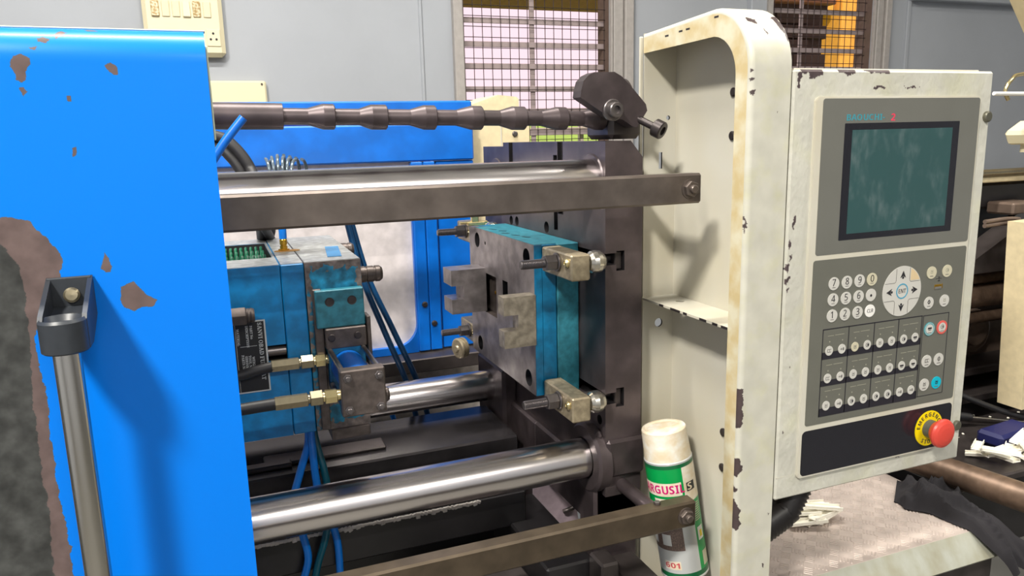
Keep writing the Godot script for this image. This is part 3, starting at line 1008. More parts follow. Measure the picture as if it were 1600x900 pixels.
func cylinder():
	var at := V(0.14, 1.232, 0.9)
	var t := thing("core_cylinder", "small blue hydraulic cylinder with tie rods mounted on the left mould half", "hydraulic cylinder", at)
	var b := MB.new(at)
	b.bx(0.1008, 0.1605, 1.324, 1.372, 0.937, 0.9495, 0.0012)
	var br := obj("mounting_plate", b, M.teal2, t)
	for q in [[0.118, 1.357], [0.1455, 1.357]]:
		b = MB.new(at)
		b.lathe(V(q[0], q[1], 0.9369), Vector3(0, 0, 1), [Vector2(0, 0.0058), Vector2(0.0004, 0.0058), Vector2(0.0002, 0.0046), Vector2(0.0006, 0.0044), Vector2(0.0008, 0)], 20)
		obj("socket_screw", b, M.darkbolt, br)
	b = MB.new(at)
	b.bx(0.0985, 0.1095, 1.19, 1.373, 0.943, 0.9495, 0.001)
	b.bx(0.1615, 0.167, 1.27, 1.335, 0.935, 0.96, 0.001)
	obj("side_bracket", b, M.rawdark, t)
	b = MB.new(at)
	b.bx(0.1095, 0.160, 1.298, 1.324, 0.931, 0.9495, 0.0012)
	var bb := obj("clamp_bar", b, M.rawdark, t)
	for q in [[0.1165, 1.313], [0.149, 1.313]]:
		b = MB.new(at)
		b.cyl(V(q[0], q[1], 0.931), V(q[0], q[1], 0.928), 0.0045, -1, 18, 0.0005)
		obj("socket_screw", b, M.darkbolt, bb)
	b = MB.new(at)
	b.bx(0.1118, 0.1575, 1.245, 1.3035, 0.932, 0.9495, 0.0012)
	obj("rear_flange", b, M.teal, t)
	b = MB.new(at)
	b.cyl(V(0.1342, 1.2745, 0.933), V(0.1342, 1.2745, 0.832), 0.0205, -1, 36)
	obj("barrel", b, M.blue2, t, "blue painted barrel")
	for sx in [-1, 1]:
		for sy in [-1, 1]:
			b = MB.new(at)
			b.cyl(V(0.1342 + sx * 0.0205, 1.2745 + sy * 0.022, 0.933), V(0.1342 + sx * 0.0205, 1.2745 + sy * 0.022, 0.832), 0.0031, -1, 14)
			obj("tie_rod", b, M.bolt, t)
	b = MB.new(at)
	b.bx(0.1088, 0.159, 1.2472, 1.3012, 0.820, 0.836, 0.0015)
	var cap := obj("end_cap", b, M.rawdark, t, "square end cap worn to dark steel")
	for sx in [-1, 1]:
		for sy in [-1, 1]:
			b = MB.new(at)
			var q := Vector2(0.1342 + sx * 0.0177, 1.2742 + sy * 0.0185)
			b.hexnut(V(q.x, q.y, 0.820), V(q.x, q.y, 0.8165), 0.0052, 0.2)
			b.cyl(V(q.x, q.y, 0.820), V(q.x, q.y, 0.814), 0.0031, -1, 14, 0.0006)
			obj("cap_nut", b, M.bolt, cap)
	b = MB.new(at)
	b.cyl(V(0.1588, 1.268, 0.828), V(0.1625, 1.268, 0.828), 0.006, -1, 18, 0.001)
	obj("port_plug", b, M.rawdark, t)

func hose(name_label: String, y: float, d: float, x0: float, xf: float, xn: float, xe: float, xend: float, sag: float):
	var t := thing("hydraulic_hose", name_label, "hose", V(x0, y, d), "hydraulic hoses on the core cylinder")
	var at := t.position
	var b := MB.new(at)
	b.tube([V(x0 - 0.05, y - sag * 1.6, d), V(x0, y - sag, d), V((x0 + xf) / 2, y - sag * 0.5, d), V(xf + 0.006, y, d)], 0.0066, 16, 8)
	obj("rubber_hose", b, M.rubber, t)
	b = MB.new(at)
	b.hexnut(V(xf, y, d), V(xn - 0.002, y, d), 0.0078, 0.1)
	obj("ferrule", b, M.fitting, t)
	b = MB.new(at)
	b.cyl(V(xn - 0.002, y, d), V(xn, y, d), 0.0055, -1, 16)
	b.hexnut(V(xn, y, d), V(xe - 0.001, y, d), 0.0092, 0.35)
	obj("swivel_nut", b, M.fitting, t)
	b = MB.new(at)
	b.cyl(V(xe - 0.001, y, d), V(xe + 0.001, y, d), 0.0062, -1, 16)
	b.hexnut(V(xe + 0.001, y, d), V(xend - 0.004, y, d), 0.0082, 0.15)
	b.cyl(V(xend - 0.004, y, d), V(xend, y, d), 0.0064, -1, 16)
	obj("adaptor", b, M.fitbright, t)

func hoses():
	hose("upper black hydraulic hose with crimped fitting at the cylinder base", 1.2835, 0.940, 0.005, 0.043, 0.078, 0.0945, 0.1120, 0.007)
	hose("lower black hydraulic hose with crimped fitting at the cylinder end cap", 1.2717, 0.830, 0.0, 0.0380, 0.0755, 0.0905, 0.1092, 0.001)

func clamps():
	var t := thing("mould_clamp", "upper front mould clamp block with a threaded stud beside the fixed mould", "clamp", V(0.435, 1.387, 0.895), "mould clamps")
	var b := MB.new()
	b.box(Vector3(-0.0135, 0.0, -0.0015), Vector3(0.027, 0.034, 0.093), 0.002)
	obj("clamp_block", b, M.clamp, t)
	b = MB.new()
	var pr := [Vector2(0, 0), Vector2(0, 0.0048), Vector2(0.0015, 0.0060)]
	for i in 22:
		pr.append(Vector2(0.0025 + i * 0.0015, 0.0054))
		pr.append(Vector2(0.00325 + i * 0.0015, 0.0062))
	pr.append(Vector2(0.134, 0.0058))
	b.lathe(Vector3(-0.08, 0.003, 0.004), Vector3.RIGHT, pr, 18)
	obj("stud", b, M.bolt, t)
	b = MB.new()
	b.hexnut(Vector3(-0.0465, 0.003, 0.004), Vector3(-0.0305, 0.003, 0.004), 0.0108, 0.25)
	obj("nut", b, M.bolt, t)
	b = MB.new()
	b.cyl(Vector3(-0.0305, 0.003, 0.004), Vector3(-0.0272, 0.003, 0.004), 0.0125, -1, 26, 0.0008)
	obj("washer", b, M.bolt, t)
	b = MB.new()
	b.lathe(Vector3(-0.0268, 0.0055, 0.034), Vector3(-1, 0, 0), [Vector2(-0.002, 0.0058), Vector2(0.002, 0.0062), Vector2(0.0045, 0.0045), Vector2(0.005, 0.002), Vector2(0.0035, 0.0015), Vector2(0.0035, 0)], 18)
	obj("screw_end", b, M.fitbright, t)
	b = MB.new()
	b.lathe(Vector3(-0.001, 0.0045, 0.034), Vector3.RIGHT, [Vector2(0, 0.006), Vector2(0.0025, 0.0065), Vector2(0.003, 0.011), Vector2(0.007, 0.0142), Vector2(0.013, 0.0152), Vector2(0.019, 0.0142), Vector2(0.024, 0.011), Vector2(0.0285, 0.005), Vector2(0.030, 0)], 30)
	obj("heel_button", b, M.bright, t, "shiny domed heel")
	b = MB.new()
	b.box(Vector3(0.0535, 0.001, 0.006), Vector3(0.01, 0.024, 0.03), 0.001)
	obj("slot_bolt", b, M.darkbolt, t)
	copy(t, V(0.435, 1.197, 0.895), "lower front mould clamp block with a threaded stud and scratched face", "mould clamps")
	var r := copy(t, V(0.435, 1.388, 1.285), "upper rear mould clamp whose stud sticks out before the blue guard", "mould clamps")
	var r2 := copy(t, V(0.435, 1.206, 1.285), "lower rear mould clamp whose stud sits above a grey swivel washer", "mould clamps")
	b = MB.new()
	b.lathe(Vector3(-0.060, -0.022, 0.03), Vector3(1, 0, -0.35), [Vector2(-0.003, 0), Vector2(-0.003, 0.005), Vector2(0, 0.0065), Vector2(0, 0.016), Vector2(0.002, 0.0185), Vector2(0.006, 0.0185), Vector2(0.006, 0.0165), Vector2(0.009, 0.0165), Vector2(0.009, 0.0185), Vector2(0.014, 0.0185), Vector2(0.014, 0)], 32)
	obj("swivel_washer", b, M.clamp, r2)

func rear_guard():
	var at := V(0.2, 1.1, 1.5)
	var t := thing("rear_guard", "blue sheet metal rear guard with a frosted window behind the moulds", "machine guard", at)
	var D := 1.5
	var b := MB.new(at)
	b.bx(-0.7, 0.50, 1.584, 1.628, D, D + 0.04, 0.003)
	b.bx(-0.7, 0.50, 1.510, 1.583, D - 0.004, D + 0.04, 0.003)
	obj("top_beam", b, M.blue2, t)
	for q in [[0.366, 0.390], [0.3915, 0.4155]]:
		b = MB.new(at)
		b.bx(q[0], q[1], 1.118, 1.509, D - 0.006, D + 0.03, 0.002)
		obj("frame_strip", b, M.blue2, t)
	for q in [[0.3805, 1.218, D], [0.399, 1.176, D]]:
		b = MB.new(at)
		b.lathe(V(q[0], q[1], D - 0.006), Vector3(0, 0, 1), [Vector2(0, 0.006), Vector2(0.003, 0.006), Vector2(0.004, 0.004), Vector2(0.004, 0)], 16)
		obj("frame_bolt", b, M.darkbolt, t)
	b = MB.new(at)
	b.bx(0.419, 0.50, 1.118, 1.509, D + 0.002, D + 0.03, 0.002)
	obj("side_panel", b, M.blue2, t)
	# window surround with a rounded corner: bottom rail, right stile, fillet
	var poly := P([0.366, 1.116, 0.366, 1.5])
	poly.append_array(P([0.3645, 1.5]))
	poly.append_array(arc_pts(0.3195, 1.1765, 0.045, 0, -90, 8))
	poly.append_array(P([-0.7, 1.1315, -0.7, 1.116]))
	b = MB.new(at)
	b.prism(poly, V3T(V(0, 0, D)), -0.03)
	obj("window_surround", b, M.blue2, t)
	b = MB.new(at)
	b.bx(-0.68, 0.366, 1.12, 1.512, D + 0.012, D + 0.02)
	obj("frosted_window", b, M.frost, t)
	b = MB.new(at)
	b.bx(-0.7, 0.50, 1.086, 1.115, D - 0.05, D + 0.03, 0.002)
	obj("bottom_track", b, M.gunmetal, t)
	b = MB.new(V(0, 0.5, 1.56))
	b.bx(-0.7, 0.7, 0.6, 1.085, 1.555, 1.56)
	var s := obj("splash_sheet", b, M.pale)
	s.position = V(0, 0.5, 1.56)
	tag(s, "pale streaked splash sheet seen under the lower rear tie bar", "splash guard")
	at = V(0.55, 1.4, 1.6)
	t = thing("rear_cover", "cream sheet metal cover with a sloping top before the first window", "machine cover", at)
	b = MB.new(at)
	b.prism(P([0.506, 1.35, 0.64, 1.35, 0.64, 1.60, 0.617, 1.602, 0.617, 1.632, 0.612, 1.637, 0.57, 1.641, 0.50, 1.618, 0.506, 1.60]), V3T(V(0, 0, 1.535)), -0.14)
	obj("cover_body", b, M.cream2, t)
	b = MB.new(at)
	b.bx(0.5735, 0.576, 1.36, 1.60, 1.5335, 1.5355)
	obj("cover_seam", b, M.cream, t)
	b = MB.new(at)
	b.lathe(V(0.606, 1.560, 1.535), Vector3(0, 0, 1), [Vector2(0, 0.006), Vector2(0.003, 0.006), Vector2(0.004, 0.004), Vector2(0.004, 0)], 16)
	obj("cover_screw", b, M.bolt, t)

func bed():
	var at := V(0.1, 0, 1.1)
	var t := thing("machine_bed", "dark oily steel bed of the machine below the tie bars", "machine bed", at)
	var b := MB.new(at)
	b.bx(-0.9, 0.438, 1.02, 1.058, 1.125, 1.29, 0.003)
	obj("slide_way", b, M.bed, t)
	b = MB.new(at)
	b.bx(-0.9, 0.438, 0.40, 1.019, 1.15, 1.29, 0.003)
	obj("inner_beam", b, M.dark, t)
	b = MB.new(at)
	b.bx(-0.9, 0.40, 0.965, 1.022, 1.0, 1.09, 0.003)
	obj("drip_rail", b, M.dark, t)
	b = MB.new(at)
	var nz := pixel_noise(77, 1.7)
	for i in 60:
		var x := -0.02 + i * 0.0058
		var h := 0.004 + absf(nz.get_noise_1d(i * 3.0)) * 0.010
		b.box(V(x, 1.0205 - h * 0.4, 0.9985), Vector3(0.007, h, 0.003), 0.001, Basis(Vector3(0, 0, 1), nz.get_noise_1d(i * 9.0)))
	obj("grease_residue", b, M.pale, t).set_meta("kind", "stuff")
	b = MB.new(at)
	b.bx(0.03, 0.22, 1.058, 1.064, 1.16, 1.2, 0.002)
	b.bx(-0.3, 0.07, 1.058, 1.066, 1.15, 1.17, 0.002)
	obj("wiper_strip", b, M.gunmetal, t)
	b = MB.new(at)
	b.bx(-0.9, 0.53, 0, 0.40, 0.80, 1.5, 0.01)
	obj("base_frame", b, M.dark, t)
	# cross member and blocks under the fixed platen
	b = MB.new(at)
	b.bx(0.372, 0.444, 0.40, 0.972, 0.86, 1.08, 0.003)
	obj("cross_beam", b, M.dark, t)
	b = MB.new(at)
	b.bx(0.463, 0.514, 0.40, 0.962, 0.80, 0.875, 0.004)
	b.bx(0.25, 0.371, 0.40, 0.93, 0.80, 0.95, 0.004)
	obj("end_block", b, M.gunmetal, t)
	b = MB.new(at)
	b.bx(0.435, 0.462, 0.40, 0.985, 0.82, 0.86, 0.003)
	obj("end_rib", b, M.gunmetal, t)
	var s := thing("chute_sheet", "pale lilac curved sheet glimpsed under the right end of the big tie bar", "chute", V(0.48, 0.80, 1.085))
	b = MB.new(s.position)
	b.prism(P([0.446, 0.80, 0.532, 0.80, 0.529, 0.90, 0.526, 0.925, 0.521, 0.95, 0.520, 0.975, 0.512, 0.99, 0.446, 0.985]), V3T(V(0, 0, 1.083)), -0.004)
	obj("sheet", b, M.pink, s)
	b = MB.new(s.position)
	b.tube([V(0.499, 0.926, 1.080), V(0.508, 0.930, 1.076), V(0.524, 0.931, 1.080)], 0.004, 8)
	obj("clip", b, M.gunmetal, s)

func safety_bar():
	var at := V(0.2, 1.577, 0.9)
	var t := thing("safety_bar", "dark notched safety drop bar lying above the upper guide rail", "safety bar", at)
	var pr := [Vector2(-0.5, 0), Vector2(-0.5, 0.0145), Vector2(0.0765, 0.0145), Vector2(0.077, 0.0138), Vector2(0.077, 0.0094)]
	for q in [[0.104, 0.121, 0.134], [0.162, 0.176, 0.194], [0.222, 0.239, 0.253], [0.279, 0.298, 0.312], [0.335, 0.352, 0.369], [0.391, 0.412, 0.426], [0.450, 0.469, 0.480]]:
		pr.append(Vector2(q[0], 0.0094))
		pr.append(Vector2(q[1], 0.0144))
		pr.append(Vector2(q[2] - 0.0012, 0.0144))
		pr.append(Vector2(q[2], 0.0132))
		pr.append(Vector2(q[2], 0.0094))
	pr.append(Vector2(0.481, 0.0094))
	pr.append(Vector2(0.481, 0))
	var b := MB.new(at)
	b.lathe(V(0, 1.5823, 0.9), Vector3(1, -0.0205, 0), pr, 32)
	obj("notched_rod", b, M.castiron, t)
	at = V(0.50, 1.546, 0.9)
	t = thing("drop_latch", "dark steel drop latch with pivot bolt over the end of the notched bar", "latch", at)
	b = MB.new(at)
	b.bx(0.482, 0.53, 1.546, 1.60, 0.885, 0.955, 0.006)
	b.cyl(V(0.505, 1.60, 0.93), V(0.53, 1.60, 0.93), 0.026, -1, 30, 0.003)
	obj("latch_bracket", b, M.gunmetal, t)
	b = MB.new(at)
	var poly := P([0.4285, 1.598, 0.4295, 1.606, 0.4330, 1.6175, 0.440, 1.6245, 0.448, 1.628, 0.476, 1.6285, 0.486, 1.6235, 0.503, 1.608, 0.5215, 1.589, 0.5235, 1.581, 0.509, 1.5605, 0.503, 1.561, 0.488, 1.570, 0.468, 1.5745, 0.452, 1.5835])
	b.prism(poly, V3T(V(0, 0, 0.862)), -0.022)
	obj("latch_arm", b, M.castiron, t)
	b = MB.new(at)
	b.lathe(V(0.472, 1.582, 0.862), Vector3(0, 0, 1), [Vector2(0, 0.0135), Vector2(0.004, 0.0135), Vector2(0.005, 0.0125), Vector2(0.005, 0.0095), Vector2(0.0135, 0.0095), Vector2(0.0145, 0.0085), Vector2(0.0145, 0.005), Vector2(0.010, 0.0045), Vector2(0.010, 0)], 28)
	obj("pivot_bolt", b, M.bolt, t)
	b = MB.new(at)
	b.lathe(V(0.512, 1.571, 0.866), Vector3(0.46, -0.40, 0.72), [Vector2(-0.01, 0.0048), Vector2(0.026, 0.0048), Vector2(0.026, 0.0105), Vector2(0.0268, 0.0114), Vector2(0.0375, 0.0114), Vector2(0.0388, 0.0102), Vector2(0.0388, 0.0058), Vector2(0.033, 0.005), Vector2(0.033, 0)], 24)
	obj("stop_screw", b, M.darkbolt, t)

func guard_tray():
	var at := V(0.565, 0.935, 0.79)
	var t := thing("guard_tray", "tall cream sheet metal guard tray with a shelf and chipped rounded edge", "machine guard", at)
	var x0 := 0.537
	var x1 := 0.59
	var outer := P([0.895, 1.680])
	outer.append_array(arc_pts(0.747, 1.617, 0.070, 90, 180, 12))
	outer.append_array(P([0.677, 0.88]))
	# wall of the tray, worn to dark primer along its rounded edge
	var im := Image.create(140, 1520, false, Image.FORMAT_RGB8)
	im.fill(Color8(224, 219, 200))
	var nz := pixel_noise(14, 0.06)
	var n2 := pixel_noise(15, 0.012)
	for y in 1520:
		for x in 140:
			var k := 0.87 + n2.get_noise_2d(x, y) * 0.05
			im.set_pixel(x, y, Color(0.865 * k, 0.855 * k, 0.80 * (k - maxf(0.0, n2.get_noise_2d(x + 700, y)) * 0.07)))
	var dk := Color8(70, 58, 58)
	for c in [[0.530,1.262,0.541,1.262,0.5425,1.222,0.5375,1.213,0.531,1.224], [0.531,1.177,0.540,1.177,0.5445,1.162,0.537,1.153,0.532,1.162], [0.532,1.12,0.537,1.125,0.543,1.111,0.541,1.102,0.545,1.093,0.538,1.084,0.533,1.099,0.535,1.109], [0.578,1.032,0.582,1.033,0.581,1.027], [0.546,1.672,0.558,1.670,0.557,1.664,0.548,1.668], [0.561,1.660,0.566,1.655,0.563,1.651], [0.538,1.594,0.545,1.5945,0.540,1.589], [0.536,1.142,0.540,1.139,0.537,1.135], [0.538,1.608,0.541,1.607,0.539,1.603], [0.537,1.616,0.540,1.615,0.538,1.611], [0.538,1.46,0.5395,1.455,0.538,1.44], [0.584,1.1,0.586,1.099,0.585,1.097], [0.572,1.572,0.5735,1.571,0.572,1.569], [0.581,1.672,0.5905,1.675,0.5905,1.645,0.586,1.655]]:
		var pp := []
		for i in range(0, c.size(), 2):
			pp.append((c[i] - 0.53) * 2000.0)
			pp.append((1.69 - c[i + 1]) * 2000.0)
		fill_poly(im, P(pp), dk, 5.0, nz, 0.1)
	var wm := image_mat(im, 0.42)
	wm.texture_repeat = false
	var uv := Rect2(0.53, 0.93, 0.07, 0.76)
	var b := MB.new(at, uv)
	var r := 0.006
	var N := outer.size()
	var nrm := []
	for i in N:
		var e := (outer[mini(i + 1, N - 1)] - outer[maxi(i - 1, 0)]).normalized()
		nrm.append(Vector2(e.y, -e.x) * (1.0 if e.y < 0.0 or true else -1.0))
	for i in N:
		if nrm[i].dot(outer[i] - Vector2(0.80, 1.2)) < 0.0:
			nrm[i] = -nrm[i]
	for i in N - 1:
		var prof := []
		for k in 6:            # rounded edge from the lip to the wall, then the wall
			var a := PI / 2 * k / 5.0
			prof.append([x0 + r - r * cos(a), -r + r * sin(a), Vector2(-cos(a), sin(a))])
		prof.append([x1, 0.0, Vector2(0, 1)])
		for k in prof.size() - 1:
			var q := []
			var qn := []
			for c in [[i, k], [i + 1, k], [i + 1, k + 1], [i, k + 1]]:
				var p: Array = prof[c[1]]
				var w: Vector2 = outer[c[0]] + nrm[c[0]] * p[1]
				q.append(V(p[0], w.y, w.x))
				qn.append(Vector3(p[2].x, nrm[c[0]].y * p[2].y, -nrm[c[0]].x * p[2].y))
			b.tri(q[0], q[1], q[2], qn[0], qn[1], qn[2])
			b.tri(q[0], q[2], q[3], qn[0], qn[2], qn[3])
	obj("outer_wall", b, wm, t)
	# lip that faces the moulds
	var lip := P([0.895, 1.674])
	lip.append_array(arc_pts(0.747, 1.617, 0.064, 90, 180, 12))
	lip.append_array(P([0.683, 0.88, 0.703, 0.88]))
	lip.append_array(arc_pts(0.748, 1.612, 0.045, 180, 95, 10))
	lip.append_array(P([0.895, 1.655]))
	b = MB.new(at, uv)
	b.prism(lip, XD(x0), 0.0016)
	obj("lip", b, M.lip, t)
	# back plate with its holes
	csg("back_plate", t, [csg_box(V(0.5655, 1.28, 0.8965), Vector3(0.053, 0.80, 0.003), M.cream)],
		[csg_cyl(V(0.5652, 1.29, 0.896), 2, 0.0062, 0.02, M.black), csg_cyl(V(0.576, 1.5724, 0.896), 2, 0.003, 0.02, M.black),
		csg_box(V(0.565, 1.516, 0.896), Vector3(0.005, 0.022, 0.02), M.black)], at)
	b = MB.new(at)
	b.bx(0.532, 0.5375, 0.90, 1.676, 0.8955, 0.8985, 0.001)
	obj("edge_flange", b, M.cream, t)
	var web := P([0.8975, 1.679])
	web.append_array(arc_pts(0.747, 1.617, 0.0685, 90, 180, 12))
	web.append_array(P([0.6785, 0.88, 0.8975, 0.88]))
	b = MB.new(at)
	b.prism(web, XD(x1 - 0.002), 0.002)
	obj("web_plate", b, M.cream, t)
	for y in [1.598, 1.547, 1.167, 1.118]:
		b = MB.new(at)
		b.lathe(Vector3(x1 - 0.002, y, -0.7715), Vector3(-1, 0, 0), [Vector2(0, 0.0055), Vector2(0.002, 0.0055), Vector2(0.003, 0.004), Vector2(0.003, 0)], 16)
		obj("web_screw", b, M.darkbolt, t)
	# shelf with a chipped front edge and a drain hole
	csg("shelf", t, [csg_box(V(0.563, 1.3275, 0.798), Vector3(0.051, 0.003, 0.194), M.cream)], [csg_cyl(V(0.570, 1.328, 0.85), 1, 0.006, 0.02, M.cream)], at)
	for q in [[0.728, 0.010], [0.752, 0.014], [0.79, 0.008], [0.812, 0.022], [0.845, 0.010], [0.71, 0.012]]:
		b = MB.new(at)
		b.box(V(0.5373, 1.3275, q[0]), Vector3(0.0006, 0.0031, q[1]), 0.0)
		obj("paint_chip", b, M.darkbolt, t)
	for q in [[0.84, 1.672], [0.81, 1.6735], [0.795, 1.674], [0.74, 1.6795]]:
		b = MB.new(at)
		b.box(V(0.5374, q[1] - 0.002, q[0]), Vector3(0.001, 0.0022, 0.008), 0.0)
		obj("paint_chip", b, M.darkbolt, t)

func L(x: float, y: float, z := 0.0) -> Vector3:
	return Vector3(x, -y, z) * 0.001

func plate(b: MB, x0: float, x1: float, y0: float, y1: float, z0: float, z1: float, r: float):
	b.prism(rrect((x1 - x0) * 0.001, (y1 - y0) * 0.001, r * 0.001), Transform3D(Basis(), L((x0 + x1) / 2, (y0 + y1) / 2, z0)), (z1 - z0) * 0.001, true)

func lb(b: MB, x0: float, x1: float, y0: float, y1: float, z0: float, z1: float, bev := 0.0):
	b.box(L((x0 + x1) / 2, (y0 + y1) / 2, (z0 + z1) / 2), Vector3(x1 - x0, y1 - y0, z1 - z0) * 0.001, bev * 0.001)

func key(t: Node3D, x: float, y: float, rx: float, ry: float, m: Material, z := 0.0) -> MeshInstance3D:
	var b := MB.new()
	b.prism(circle(ry * 0.001, 28, rx / ry), Transform3D(Basis(), L(x, y, z)), 0.0007, true)
	return obj("key", b, m, t)

func icon(k: MeshInstance3D, x: float, y: float, s: float, kind: int, m: Material, z := 0.7):
	var b := MB.new()
	var w := s
	match kind % 6:
		0:
			lb(b, x - w, x + w, y - w * 0.7, y - w * 0.5, z, z + 0.15)
			lb(b, x - w, x + w, y + w * 0.5, y + w * 0.7, z, z + 0.15)
			lb(b, x - w, x - w * 0.8, y - w * 0.6, y + w * 0.6, z, z + 0.15)
			lb(b, x + w * 0.1, x + w * 0.3, y - w * 0.6, y + w * 0.6, z, z + 0.15)
		1:
			lb(b, x - w, x + w * 0.2, y - w * 0.1, y + w * 0.1, z, z + 0.15)
			lb(b, x + w * 0.3, x + w, y - w * 0.6, y + w * 0.6, z, z + 0.15)
			lb(b, x - w * 0.5, x - w * 0.3, y - w * 0.5, y + w * 0.5, z, z + 0.15)
		2:
			b.ring(L(x, y, z), Vector3(0, 0, 1), w * 0.00055, w * 0.0008, 0.00015, 20)
			lb(b, x - w * 0.15, x + w * 0.15, y - w, y + w, z, z + 0.15)
		3:
			b.ring(L(x, y, z), Vector3(0, 0, 1), w * 0.0007, w * 0.0009, 0.00015, 20)
			b.prism(circle(w * 0.00045, 16), Transform3D(Basis(), L(x + w * 0.3, y, z)), 0.00015)
		4:
			lb(b, x - w, x + w, y - w * 0.45, y + w * 0.25, z, z + 0.15)
			lb(b, x - w * 0.7, x + w * 0.7, y + w * 0.5, y + w * 0.75, z, z + 0.15)
		5:
			lb(b, x - w * 0.6, x - w * 0.4, y - w * 0.8, y + w * 0.6, z, z + 0.15)
			lb(b, x + w * 0.4, x + w * 0.6, y - w * 0.8, y + w * 0.6, z, z + 0.15)
			lb(b, x - w * 0.6, x + w * 0.6, y + w * 0.5, y + w * 0.7, z, z + 0.15)
			lb(b, x - w * 0.2, x + w * 0.2, y - w * 0.5, y, z, z + 0.15)
	obj("pictogram", b, m, k)

